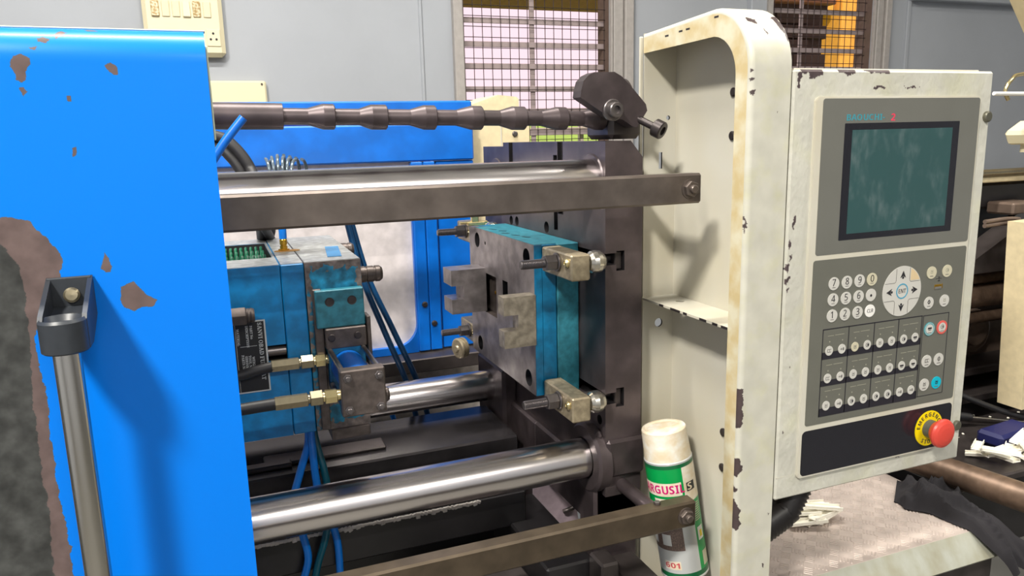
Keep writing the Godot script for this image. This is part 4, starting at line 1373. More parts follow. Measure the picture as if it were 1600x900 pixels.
func control_panel():
	var t := thing("control_panel", "cream machine control panel with a dark screen, keypad and red emergency button", "control panel", V(0.5935, 1.6161, 0.677))
	# housing: front skin carries chipped paint, corners are eased
	var im := Image.create(306, 504, false, Image.FORMAT_RGB8)
	var n2 := pixel_noise(61, 0.012)
	for y in 504:
		for x in 306:
			var k := 0.87 + n2.get_noise_2d(x, y) * 0.05
			im.set_pixel(x, y, Color(0.865 * k, 0.858 * k, 0.81 * (k - maxf(0.0, n2.get_noise_2d(x + 500, y)) * 0.07)))
	var nz := pixel_noise(62, 0.11)
	var dk := Color8(72, 60, 62)
	for c in [[8, -2, 42, -2, 40, 5, 33, 6, 28, 9, 22, 9, 20, 5, 10, 4], [61, -2, 88, -2, 86, 5, 76, 6, 68, 4, 62, 3], [98, -2, 138, -2, 137, 4, 124, 3, 112, 3, 100, 2], [5, 4, 10, 3, 9, 20, 6, 18], [114, 17, 132, 18, 130, 20, 116, 20], [160, 18, 185, 19, 170, 20], [11, 158, 13, 160, 8, 175, 7, 170], [4, 186, 7, 190, 5, 198, 3, 194], [6, 205, 9, 204, 8, 210, 5, 212], [2, 213, 6, 215, 4, 224, 1, 222], [0, 232, 4, 228, 8, 230, 3, 238], [3, 243, 8, 240, 4, 246], [14, 335, 16, 337, 14, 339], [7, 415, 9, 417, 7, 419], [190, 482, 200, 483, 195, 484]]:
		fill_poly(im, P(c), dk, 3.0, nz, 0.1)
	var hm := image_mat(im, 0.42)
	hm.texture_repeat = false
	hm.normal_enabled = true
	hm.normal_texture = bump_tex(0.06, 63, 3.0)
	hm.normal_scale = 0.2
	var b := MB.new(Vector3.ZERO, Rect2(0, -0.504, 0.306, 0.504))
	lb(b, 0, 306, 0, 504, -88, 0, 2.5)
	obj("housing", b, hm, t)
	b = MB.new()
	lb(b, -2.5, 0.5, 2, 500, -60, -6, 0.8)
	lb(b, 4, 285, -1.6, 0.5, -70, -4, 0.6)
	obj("gasket_edge", b, M.cream, t)
	b = MB.new()
	lb(b, 0.3, 305.7, 474.2, 474.8, -0.2, 0.12)
	obj("fold_line", b, M.cream, t)
	# raised bezel of bars and ribs round three windows
	b = MB.new()
	plate(b, 29.5, 285.0, 29.0, 480.5, -1, 2.2, 6)
	plate(b, 30.1, 284.4, 29.6, 479.9, 2.2, 2.8, 5.6)
	plate(b, 31.0, 283.8, 30.2, 479.2, 2.8, 3.0, 5.0)
	obj("bezel_frame", b, M.cream, t)
	b = MB.new()
	plate(b, 39.5, 282.3, 31.2, 206.8, 2.5, 3.3, 3.5)
	obj("display_membrane", b, M.grey, t, "grey membrane around the screen")
	b = MB.new()
	plate(b, 72.0, 250.5, 58.5, 191.4, 3.2, 3.5, 1)
	var dsp := obj("display_bezel", b, M.panelblack, t, "black surround of the screen")
	var sim := Image.create(320, 240, false, Image.FORMAT_RGB8)
	var sn := pixel_noise(71, 0.010)
	var sf := pixel_noise(72, 0.03)
	for y in 240:
		for x in 320:
			var s := clampf(sn.get_noise_2d(x * 1.0, y * 0.8) * 1.5 + 0.05 + (x + 240 - y) * 0.0004, 0.0, 1.0) * clampf(0.5 + sf.get_noise_2d(x * 1.5, y * 0.6), 0.0, 1.0)
			im = im
			sim.set_pixel(x, y, Color(0.19 + 0.15 * s, 0.31 + 0.10 * s, 0.315 + 0.10 * s))
	var sm := image_mat(sim, 0.3)
	b = MB.new(Vector3.ZERO, Rect2(0.083, -0.1845, 0.1565, 0.1185))
	lb(b, 83.2, 239.5, 66, 184.3, 3.4, 3.6)
	obj("screen", b, sm, dsp, "unlit dark green smeared screen")
	text("logo_lettering", "BAOUCHI-", 0.0072, M.logo, t, Transform3D(Basis().scaled(Vector3(1.25, 1, 1)), L(102, 52.2, 3.35)), 0.0002, true)
	text("logo_lettering", "2", 0.0085, M.logored, t, Transform3D(Basis().scaled(Vector3(1.2, 1, 1)), L(143.5, 52.6, 3.35)), 0.0002, true)
	b = MB.new()
	plate(b, 37.3, 281.8, 212.4, 413.8, 2.5, 3.3, 3.5)
	obj("keypad_membrane", b, M.grey2, t, "grey keypad membrane")
	# number keys
	var Z := 3.3
	var cols := [69.1, 88.7, 108.1, 127.4]
	var rows := [241.8, 261.0, 280.4]
	var caps := [["7", "8", "9", "0"], ["4", "5", "6", "."], ["1", "2", "3", "CLR"]]
	for r in 3:
		for c in 4:
			var k := key(t, cols[c], rows[r], 7.9, 7.7, M.keywhite if caps[r][c] == "CLR" else (M.keybeige if caps[r][c] == "0" else M.key), Z)
			if caps[r][c] == ".":
				b = MB.new()
				b.prism(circle(0.0016, 16), Transform3D(Basis(), L(cols[c], rows[r] + 0.5, Z + 0.7)), 0.00015)
				obj("legend", b, M.ink, k)
				continue
			var big: bool = caps[r][c] != "CLR"
			text("legend", caps[r][c], 0.0082 if big else 0.0044, M.ink, k, Transform3D(Basis(), L(cols[c], rows[r] - (1.0 if big else 0.0), Z + 0.8)), 0.0002)
			if big:
				b = MB.new()
				lb(b, cols[c] - 2.4, cols[c] + 2.4, rows[r] + 4.3, rows[r] + 5.0, Z + 0.7, Z + 0.85)
				obj("small_print", b, M.inkgrey, k)
	# direction pad: round plate, four corner pieces, arrows, ENT
	var dx := 177.0
	var dy := 261.0
	b = MB.new()
	b.prism(circle(0.0312, 56), Transform3D(Basis(), L(dx, dy, Z)), 0.0007, true)
	var pad := obj("direction_pad", b, M.key, t, "round white direction pad")
	b = MB.new()
	for sx in [-1, 1]:
		for sy in [-1, 1]:
			lb(b, dx + sx * 11 - 0.3, dx + sx * 11 + 0.3, minf(dy + sy * 14, dy + sy * 28.5), maxf(dy + sy * 14, dy + sy * 28.5), Z + 0.7, Z + 0.82)
			lb(b, minf(dx + sx * 14, dx + sx * 28.5), maxf(dx + sx * 14, dx + sx * 28.5), dy + sy * 11 - 0.3, dy + sy * 11 + 0.3, Z + 0.7, Z + 0.82)
			var c0 := Vector2(dx + sx * 14, dy + sy * 14)
			for i in 5:
				var a := (PI if sx > 0 else 0.0) + i * PI / 8 * (1.0 if sx * sy > 0 else -1.0)
				var q := c0 + Vector2(cos(a), sin(a)) * 3.0
				lb(b, q.x - 0.4, q.x + 0.4, q.y - 0.4, q.y + 0.4, Z + 0.7, Z + 0.82)
	obj("pad_lines", b, M.inkgrey, pad)
	b = MB.new()
	var sec := P([])
	sec.append_array(P([12.5 * 0.001, 12.5 * 0.001]))
	for i in 9:
		var a := deg_to_rad(lerpf(24.5, 65.5, i / 8.0))
		sec.append(Vector2(cos(a), sin(a)) * 0.0303)
	b.prism(sec, Transform3D(Basis(), L(dx, dy, Z + 0.7)), 0.00012)
	obj("stained_corner", b, mat(Color8(206, 184, 146), 0.5), pad)
	for i in 4:
		b = MB.new()
		var R := Basis(Vector3(0, 0, 1), -i * PI / 2)
		b.prism(P([0, 5.0, 4.6, -4.0, 0, -1.6, -4.6, -4.0]) , Transform3D(R.scaled(Vector3(0.001, 0.001, 1)), L(dx, dy, Z + 0.7) + R * Vector3(0, 0.0205, 0)), 0.00015)
		b.prism(circle(0.0016, 14), Transform3D(Basis(), L(dx, dy, Z + 0.7) + R * Vector3(0, 0.0168, 0)), 0.00015)
		obj("arrow", b, M.ink, pad)
	b = MB.new()
	b.ring(L(dx, dy, Z + 0.65), Vector3(0, 0, 1), 0.0081, 0.0096, 0.0003, 40)
	obj("blue_ring", b, M.inkblue, pad)
	text("legend", "ENT", 0.0052, M.ink, pad, Transform3D(Basis(), L(dx, dy, Z + 0.8)), 0.0002)
	var n := 0
	for q in [[224.6, 242.2, M.keybeige], [250.9, 242.2, M.keybeige], [223.8, 280.5, M.key], [250.5, 280.3, M.key]]:
		var k := key(t, q[0], q[1], 8.1, 7.8, q[2], Z)
		icon(k, q[0], q[1] - 1.0, 3.0, [5, 3, 2, 5][n], [M.printgrey, M.printgrey, M.ink, M.printgrey][n], Z + 0.7)
		b = MB.new()
		lb(b, q[0] - 2.6, q[0] + 2.6, q[1] + 4.0, q[1] + 4.9, Z + 0.7, Z + 0.85)
		obj("small_print", b, M.inkgrey, k)
		n += 1
	b = MB.new()
	lb(b, 231.5, 243.5, 258.2, 263.8, Z - 0.2, Z + 0.5, 0.4)
	lb(b, 244.2, 245.4, 257.6, 263.5, Z - 0.2, Z + 0.4, 0.2)
	var usb := obj("port_slot", b, M.brass, t, "brassy port slot")
	b = MB.new()
	lb(b, 231.8, 243.2, 261.0, 264.0, Z + 0.5, Z + 0.6)
	obj("slot_mouth", b, M.inkgrey, usb)
	b = MB.new()
	lb(b, 233, 243, 250.6, 251.2, Z, Z + 0.15)
	lb(b, 237, 240, 248.6, 249.4, Z, Z + 0.15)
	lb(b, 238.2, 238.8, 248.6, 253.6, Z, Z + 0.15)
	lb(b, 236.8, 240.2, 253.2, 254.4, Z, Z + 0.15)
	obj("port_symbol", b, M.ink, t)
	# grid of function keys: three rows of four cells, a dark band under each
	b = MB.new()
	for y in [296.3]:
		lb(b, 57.2, 215.4, y - 0.6, y + 0.6, Z, Z + 0.2)
	for x in [57.4, 96.9, 137.0, 176.4, 215.0]:
		lb(b, x - 0.55, x + 0.55, 296, 404.5, Z, Z + 0.2)
	for y in [[324.5, 333.2], [359.5, 366.8], [394.5, 405.0]]:
		lb(b, 57.0, 215.5, y[0], y[1], Z, Z + 0.2)
	lb(b, 217.9, 261.7, 296.3, 297.2, Z, Z + 0.2)
	lb(b, 216.4, 260.4, 402.8, 403.6, Z, Z + 0.2)
	lb(b, 217.0, 217.9, 296.4, 403.4, Z, Z + 0.2)
	lb(b, 260.6, 261.5, 296.4, 403.4, Z, Z + 0.2)
	obj("key_grid", b, M.band, t, "black lines and bands around the function keys")
	b = MB.new()
	for r in 3:
		for c in 4:
			var cx := 77.0 + c * 39.6
			var y: float = [304.5, 340.5, 373.0][r]
			lb(b, cx - 12, cx - 3, y, y + 0.6, Z, Z + 0.12)
			lb(b, cx - 1, cx + 13, y - 0.2, y + 0.4, Z, Z + 0.12)
			for s in [-9.8, 9.8]:
				b.prism(circle(0.0009, 10), Transform3D(Basis(), L(cx + s + 1, y + 7.5, Z)), 0.0001)
	obj("cell_print", b, M.printgrey, t)
	var fx := [67.5, 87.1, 107.3, 126.7, 146.8, 166.0, 185.8, 205.0]
	var fy := [322.8, 357.2, 391.6]
	var fi := [0, 1, 5, 3, 5, 5, 3, 4, 0, 1, 5, 5, 5, 5, 4, 4, 5, 1, 3, 5, 3, 3, 1, 1]
	for r in 3:
		for c in 8:
			var k := key(t, fx[c], fy[r], 5.7, 5.9, M.keybeige if (r == 0 and c == 2) else M.key, Z + 0.2)
			icon(k, fx[c], fy[r], 2.9, fi[r * 8 + c], M.ink if fi[r * 8 + c] in [3, 4] else M.inkgrey, Z + 0.9)
	n = 0
	for q in [[228.8, 314.9], [250.5, 315.0], [228.4, 357.0], [249.4, 357.1], [227.6, 388.3], [248.8, 388.4]]:
		var big: Material = [M.ringteal, M.ringred, M.key, M.key, M.key, M.cyan][n]
		var k := key(t, q[0], q[1], 8.3 if n > 1 else 9.0, 8.1 if n > 1 else 8.8, big, Z)
		if n < 2:
			b = MB.new()
			b.prism(circle(0.0062, 28), Transform3D(Basis(), L(q[0], q[1], Z + 0.7)), 0.0002, true)
			if n == 0:
				b.ring(L(q[0], q[1], Z + 0.7), Vector3(0, 0, 1), 0.0074, 0.0079, 0.0002, 32)
			obj("key_centre", b, M.key, k)
		icon(k, q[0], q[1] - 0.8, 3.2, [4, 3, 0, 2, 5, 5][n], M.ink if n in [0, 5] else M.inkgrey, Z + 0.9)
		b = MB.new()
		lb(b, q[0] - 3, q[0] + 3, q[1] + 4.2, q[1] + 5.0, Z + 0.7, Z + 1.05)
		obj("small_print", b, M.inkgrey, k)
		n += 1
	# blank black plate and the emergency stop
	b = MB.new()
	plate(b, 34.0, 281.8, 420.0, 477.6, 2.5, 3.2, 6)
	obj("blank_plate", b, M.panelblack, t, "plain black plate")
	var ex := 242.5
	var ey := 449.5
	b = MB.new()
	b.ring(L(ex, ey, 3.2), Vector3(0, 0, 1), 0.0115, 0.0238, 0.0008, 48)
	var leg := obj("emergency_legend", b, M.yellow, t, "round yellow legend plate")
	var word := "EMERGENCY"
	for i in word.length():
		var a := deg_to_rad(172.0 - i * 20.5)
		text("lettering", word[i], 0.0058, M.ink, leg, Transform3D(Basis(Vector3(0, 0, 1), a - PI / 2), L(ex, ey, 4.05) + Vector3(cos(a), sin(a), 0) * 0.0186), 0.0002, true)
	word = "STOP"
	for i in 4:
		var a := deg_to_rad(238.0 + i * 18.0)
		text("lettering", word[i], 0.0058, M.ink, leg, Transform3D(Basis(Vector3(0, 0, 1), a + PI / 2), L(ex, ey, 4.05) + Vector3(cos(a), sin(a), 0) * 0.0186), 0.0002, true)
	b = MB.new()
	b.lathe(L(ex, ey, 3.2), Vector3(0, 0, 1), [Vector2(0, 0.0118), Vector2(0.011, 0.0118), Vector2(0.012, 0.0105)], 36)
	var es := obj("emergency_button", b, M.collar, t, "emergency stop button")
	b = MB.new()
	b.lathe(L(ex, ey, 14.2), Vector3(0, 0, 1), [Vector2(0, 0), Vector2(0, 0.0128), Vector2(0.002, 0.0142), Vector2(0.0055, 0.0160), Vector2(0.0075, 0.0188), Vector2(0.010, 0.0192), Vector2(0.0125, 0.0180), Vector2(0.0145, 0.0145), Vector2(0.0157, 0.009), Vector2(0.0161, 0.003), Vector2(0.0161, 0)], 44)
	obj("mushroom_head", b, M.red, es, "red mushroom head")
	for q in [[299.5, 54.0], [296.5, 455.5]]:
		b = MB.new()
		b.lathe(L(q[0], q[1], 0), Vector3(0, 0, 1), [Vector2(0, 0.0068), Vector2(0.003, 0.0066), Vector2(0.004, 0.005), Vector2(0.004, 0)], 20)
		obj("cover_screw", b, M.screwhead, t)

func bench():
	var at := V(0.9, 0.6, 0.9)
	var t := thing("tread_bench", "worktop of pale chequered tread plate with a folded front edge", "bench", at)
	var b := MB.new(at)
	b.bx(0.592, 1.062, 0.944, 0.950, 0.732, 1.25, 0.001)
	obj("tread_plate", b, M.tread, t)
	b = MB.new(at)
	b.prism(P([0.732, 0.950, 0.705, 0.918, 0.708, 0.914, 0.736, 0.944]), XD(0.592), 0.47)
	obj("front_skirt", b, M.skirt, t)
	b = MB.new(at)
	b.bx(0.60, 1.055, 0.80, 0.913, 0.72, 1.2, 0.004)
	obj("frame", b, M.gunmetal, t)
	var mm := MultiMesh.new()
	mm.transform_format = MultiMesh.TRANSFORM_3D
	b = MB.new()
	b.box(Vector3(0, 0.0002, 0), Vector3(0.0125, 0.0013, 0.0026), 0.0006)
	mm.mesh = b.done()
	mm.mesh.surface_set_material(0, M.tread)
	var xs := []
	var pitch := 0.0225
	for i in 20:
		for j in 23:
			var c := Vector3(0.605 + i * pitch, 0.9502, -0.745 - j * pitch)
			var turn := PI / 4 if (i + j) % 2 == 0 else -PI / 4
			for k in 4:
				var R := Basis(Vector3.UP, turn)
				xs.append(Transform3D(R, c + R * Vector3(0, 0, (k - 1.5) * 0.0048) - at))
	mm.instance_count = xs.size()
	for i in xs.size():
		mm.set_instance_transform(i, xs[i])
	var mi := MultiMeshInstance3D.new()
	mi.name = "tread_bars"
	mi.multimesh = mm
	t.add_child(mi)
	mi.set_meta("kind", "stuff")
	# corrugated conduit from the panel down to the bench
	var c := thing("conduit", "black corrugated conduit curling under the control panel", "conduit", V(0.66, 1.06, 0.74))
	b = MB.new(c.position)
	var pts := []
	var rr := []
	var ctl := Curve3D.new()
	ctl.add_point(V(0.705, 1.105, 0.75), Vector3.ZERO, Vector3(0.002, -0.025, 0))
	ctl.add_point(V(0.668, 1.052, 0.745), Vector3(0.022, 0.012, 0), Vector3(-0.022, -0.010, 0))
	ctl.add_point(V(0.612, 1.028, 0.745), Vector3(0.02, 0.005, 0), Vector3.ZERO)
	var Lc := ctl.get_baked_length()
	var n := 132
	for i in n:
		pts.append(ctl.sample_baked(Lc * i / (n - 1)))
		rr.append(0.0215 + 0.0011 * cos(TAU * i / 6.0))
	b.tube(pts, 0.02, 24, 1, rr)
	obj("corrugated_tube", b, M.gloss, c)
	plastic_pile()
	# black cloth, crumpled on the bench and hanging over its front
	var rows := []
	var nz := FastNoiseLite.new()
	nz.seed = 5
	nz.frequency = 7.0
	nz.fractal_octaves = 2
	for i in 41:
		var u := i / 40.0
		var row := []
		for j in 29:
			var v := j / 28.0
			var left := Vector3(lerpf(0.985, 1.036, u), 0, lerpf(-0.845, -0.728, u))
			var right := Vector3(lerpf(1.052, 1.092, u), 0, lerpf(-0.90, -0.728, u))
			left.x -= sin(u * PI) * 0.018
			var p := left.lerp(right, v)
			p.x += nz.get_noise_2d(u * 0.2, 7.0) * 0.02
			var edge: float = minf(minf(u * 5.0, 1.0), minf(v, 1.0 - v) * 7.0)
			edge = smoothstep(0.0, 1.0, edge)
			var q := Vector2(p.x * 1.0 + p.z * 0.7, p.z * 0.55 - p.x * 0.35)
			var ridge := 1.0 - absf(nz.get_noise_2d(q.x * 1.7, q.y * 1.7)) * 3.2
			var small := 1.0 - absf(nz.get_noise_2d(q.x * 4.0 + 3.0, q.y * 3.0)) * 3.0
			var hgt := 0.002 + edge * (0.016 * (1.0 - u * 0.6) + (pow(maxf(0.0, ridge), 1.3) * 0.026 + maxf(0.0, small) * 0.004) * (1.1 - u * 0.6))
			p.y = 0.951 + hgt
			if u > 0.7:
				var d := (u - 0.7) / 0.3
				p.z += smoothstep(0.0, 0.8, d) * 0.050
				p.y -= maxf(0.0, d - 0.36) * 0.085
				p.z += sin(v * 17.0) * 0.005 * d
			row.append(p)
		rows.append(row)
	b = MB.new(V(1.05, 0.951, 0.8))
	b.sheet(rows, 0.002)
	var cl := obj("cloth", b, M.cloth)
	cl.position = V(1.05, 0.951, 0.8)
	tag(cl, "crumpled black cloth lying over the front edge of the tread plate bench", "cloth")
	# loose steel pipe behind the cloth
	var pp := thing("steel_pipe", "rusty brown steel pipe with an open end behind the black cloth", "pipe", V(1.08, 0.965, 0.8))
	b = MB.new(pp.position)
	b.lathe(V(1.06, 0.990, 0.98), V(1.115, 0.990, 0.70) - V(1.06, 0.990, 0.98), [Vector2(0, 0), Vector2(0, 0.0225), Vector2(0.284, 0.0225), Vector2(0.2855, 0.021), Vector2(0.2855, 0.0175), Vector2(0.2, 0.0175), Vector2(0.2, 0)], 36)
	obj("pipe_wall", b, M.pipe, pp)

func plastic_pile():
	var rng := RandomNumberGenerator.new()
	rng.seed = 11
	var made := 0
	# small moulded channels heaped beside the conduit, and more on the far shelf
	var spots := []
	for i in 12:
		var side := -0.018 if i % 2 == 0 else 0.018
		spots.append([V(0.815 + side + rng.randf_range(-0.008, 0.008), 0.953 + 0.0042 * (i / 2), 0.855 + rng.randf_range(-0.028, 0.024)), rng.randf_range(-0.5, 0.5), rng.randf_range(-0.12, 0.12), 0])
	for i in 12:
		var side := -0.03 if i % 2 == 0 else 0.03
		spots.append([V(1.275 + side + rng.randf_range(-0.02, 0.02), 0.967 + 0.005 * (i / 2), 0.865 + rng.randf_range(-0.03, 0.03)), rng.randf_range(-1.4, 1.4), rng.randf_range(-0.2, 0.2), 1])
	var layers := ["bottom", "second", "third", "fourth", "fifth", "top"]
	var proto: Node3D = null
	for s in spots:
		var here: String = "heap beside the black conduit" if s[3] == 0 else "heap at the right edge"
		var lb_: String = "white plastic strip, %s one in the %s layer of the %s" % ["right" if made % 2 else "left", layers[(made % 12) / 2], here]
		var grp: String = "white plastic strips beside the conduit" if s[3] == 0 else "white plastic strips at the right edge"
		var t: Node3D
		if proto == null:
			t = thing("plastic_strip", lb_, "plastic strip", s[0], grp)
			var b := MB.new()
			b.box(Vector3(0, 0.0009, 0), Vector3(0.058, 0.0018, 0.015), 0.0004)
			obj("strip_base", b, M.strip, t)
			for z in [-0.0065, 0.0065]:
				b = MB.new()
				b.box(Vector3(0, 0.0034, z), Vector3(0.058, 0.0042, 0.0016), 0.0004)
				obj("strip_flange", b, M.strip, t)
			proto = t
		else:
			t = copy(proto, s[0], lb_, grp)
		t.rotation = Vector3(s[2] * 0.5, s[1], s[2])
		made += 1
	var b := MB.new()
	b.box(Vector3.ZERO, Vector3(0.006, 0.003, 0.004), 0.001)
	var ch := obj("plastic_crumb", b, M.strip)
	ch.position = V(0.90, 0.9525, 0.93)
	tag(ch, "tiny white plastic crumb alone on the tread plate", "crumb")

func arc_patch(b: MB, R: float, a0: float, a1: float, y0: float, y1: float):
	var n := maxi(3, int((a1 - a0) / 5.0))
	for i in n:
		var t0 := deg_to_rad(lerpf(a0, a1, float(i) / n))
		var t1 := deg_to_rad(lerpf(a0, a1, float(i + 1) / n))
		var n0 := Vector3(sin(t0), 0, cos(t0))
		var n1 := Vector3(sin(t1), 0, cos(t1))
		var a := n0 * R + Vector3.UP * y0
		var c := n1 * R + Vector3.UP * y1
		b.tri(a, n1 * R + Vector3.UP * y0, c, n0, n1, n1)
		b.tri(a, c, n0 * R + Vector3.UP * y1, n0, n1, n0)

func bent_text(s: String, size: float, m: Material, parent: Node, R: float, a: float, y: float, sx := 1.0, bold := true, font := "Droid Sans"):
	var mi := text("lettering", s, size, m, parent, Transform3D(), 0.0003, bold, font)
	var arr := mi.mesh.surface_get_arrays(0)
	var vs: PackedVector3Array = arr[Mesh.ARRAY_VERTEX]
	var ns: PackedVector3Array = arr[Mesh.ARRAY_NORMAL]
	for i in vs.size():
		var th := deg_to_rad(a) + vs[i].x * sx / R
		var rr := R + vs[i].z
		vs[i] = Vector3(sin(th) * rr, y + vs[i].y, cos(th) * rr)
		ns[i] = Basis(Vector3.UP, th) * ns[i]
	var ar2 := []
	ar2.resize(Mesh.ARRAY_MAX)
	ar2[Mesh.ARRAY_VERTEX] = vs
	ar2[Mesh.ARRAY_NORMAL] = ns
	ar2[Mesh.ARRAY_INDEX] = arr[Mesh.ARRAY_INDEX]
	var am := ArrayMesh.new()
	am.add_surface_from_arrays(Mesh.PRIMITIVE_TRIANGLES, ar2)
	am.surface_set_material(0, m)
	mi.mesh = am

func spray_can():
	var t := thing("spray_can", "green and white spray can with a white cap leaning in the guard tray", "spray can", V(0.5555, 0.9600, 0.804))
	t.rotation = Vector3(deg_to_rad(-6.0), 0.0, deg_to_rad(6.8))
	t.scale = Vector3(1, 0.93, 1)
	var R := 0.0320
	var b := MB.new()
	b.lathe(Vector3.ZERO, Vector3.UP, [Vector2(0.004, 0), Vector2(0.002, R * 0.8), Vector2(0, R * 0.92), Vector2(0.001, R + 0.0006), Vector2(0.003, R + 0.0006), Vector2(0.004, R), Vector2(0.176, R), Vector2(0.179, R + 0.0004), Vector2(0.181, R - 0.001), Vector2(0.181, 0)], 56)
	obj("can_body", b, M.tin, t)
	b = MB.new()
	b.lathe(Vector3(0, 0.180, 0), Vector3.UP, [Vector2(0, 0), Vector2(0, R - 0.0006), Vector2(0.042, R - 0.0022), Vector2(0.0435, R - 0.0032), Vector2(0.0435, R - 0.006), Vector2(0.0415, R - 0.008), Vector2(0.0415, 0)], 56)
	obj("cap", b, M.canwhite, t, "white plastic cap")
	var e := R + 0.0003
	for q in [["rim_band", M.darkgreen, -180, 180, 0.171, 0.1765], ["label_green", M.green, -150, -3, 0.092, 0.171], ["label_white", M.canwhite, -3, 60, 0.118, 0.171], ["label_grey", M.tin, -150, 12, 0.012, 0.092], ["side_green", M.green, 12, 60, 0.012, 0.118], ["base_band", M.darkgreen, -180, 180, 0.0045, 0.012]]:
		b = MB.new()
		arc_patch(b, e, q[2], q[3], q[4], q[5])
		obj(q[0], b, q[1], t)
	e += 0.0003
	for q in [["name_panel", M.canwhite, -112, -9, 0.131, 0.1505], ["sub_panel", M.canwhite, -80, -38, 0.116, 0.127], ["label_photo", M.photo, -118, -22, 0.0475, 0.084], ["number_panel", M.canwhite, -78, -37, 0.018, 0.031], ["leaflet_panel", M.keybeige, 24, 50, 0.016, 0.038], ["symbol_panel", M.keywhite, 18, 40, 0.056, 0.076], ["print_block", M.black, 4, 30, 0.134, 0.147]]:
		b = MB.new()
		arc_patch(b, e, q[2], q[3], q[4], q[5])
		obj(q[0], b, q[1], t)
	bent_text("ARGUSIL", 0.0130, M.magenta, t, e, -56, 0.1408, 0.86)
	bent_text("S", 0.011, M.canwhite, t, e, 14, 0.1405, 1.2)
	bent_text("40", 0.0075, M.ink, t, e, -52, 0.1215, 1.0, false, "Droid Serif")
	bent_text("601", 0.0085, M.redink, t, e, -57, 0.0245, 1.25)
	b = MB.new()
	arc_patch(b, e + 0.0002, -112, -92, 0.055, 0.079)
	arc_patch(b, e + 0.0002, -75, -52, 0.055, 0.072)
	obj("photo_detail", b, M.tin, t)
	b = MB.new()
	for i in 9:
		arc_patch(b, e, 17, 38, 0.086 + i * 0.0032, 0.0874 + i * 0.0032)
	obj("small_print", b, M.keybeige, t)
	b = MB.new()
	arc_patch(b, e + 0.0002, 24, 34, 0.060, 0.070)
	obj("hazard_mark", b, M.yellow, t)

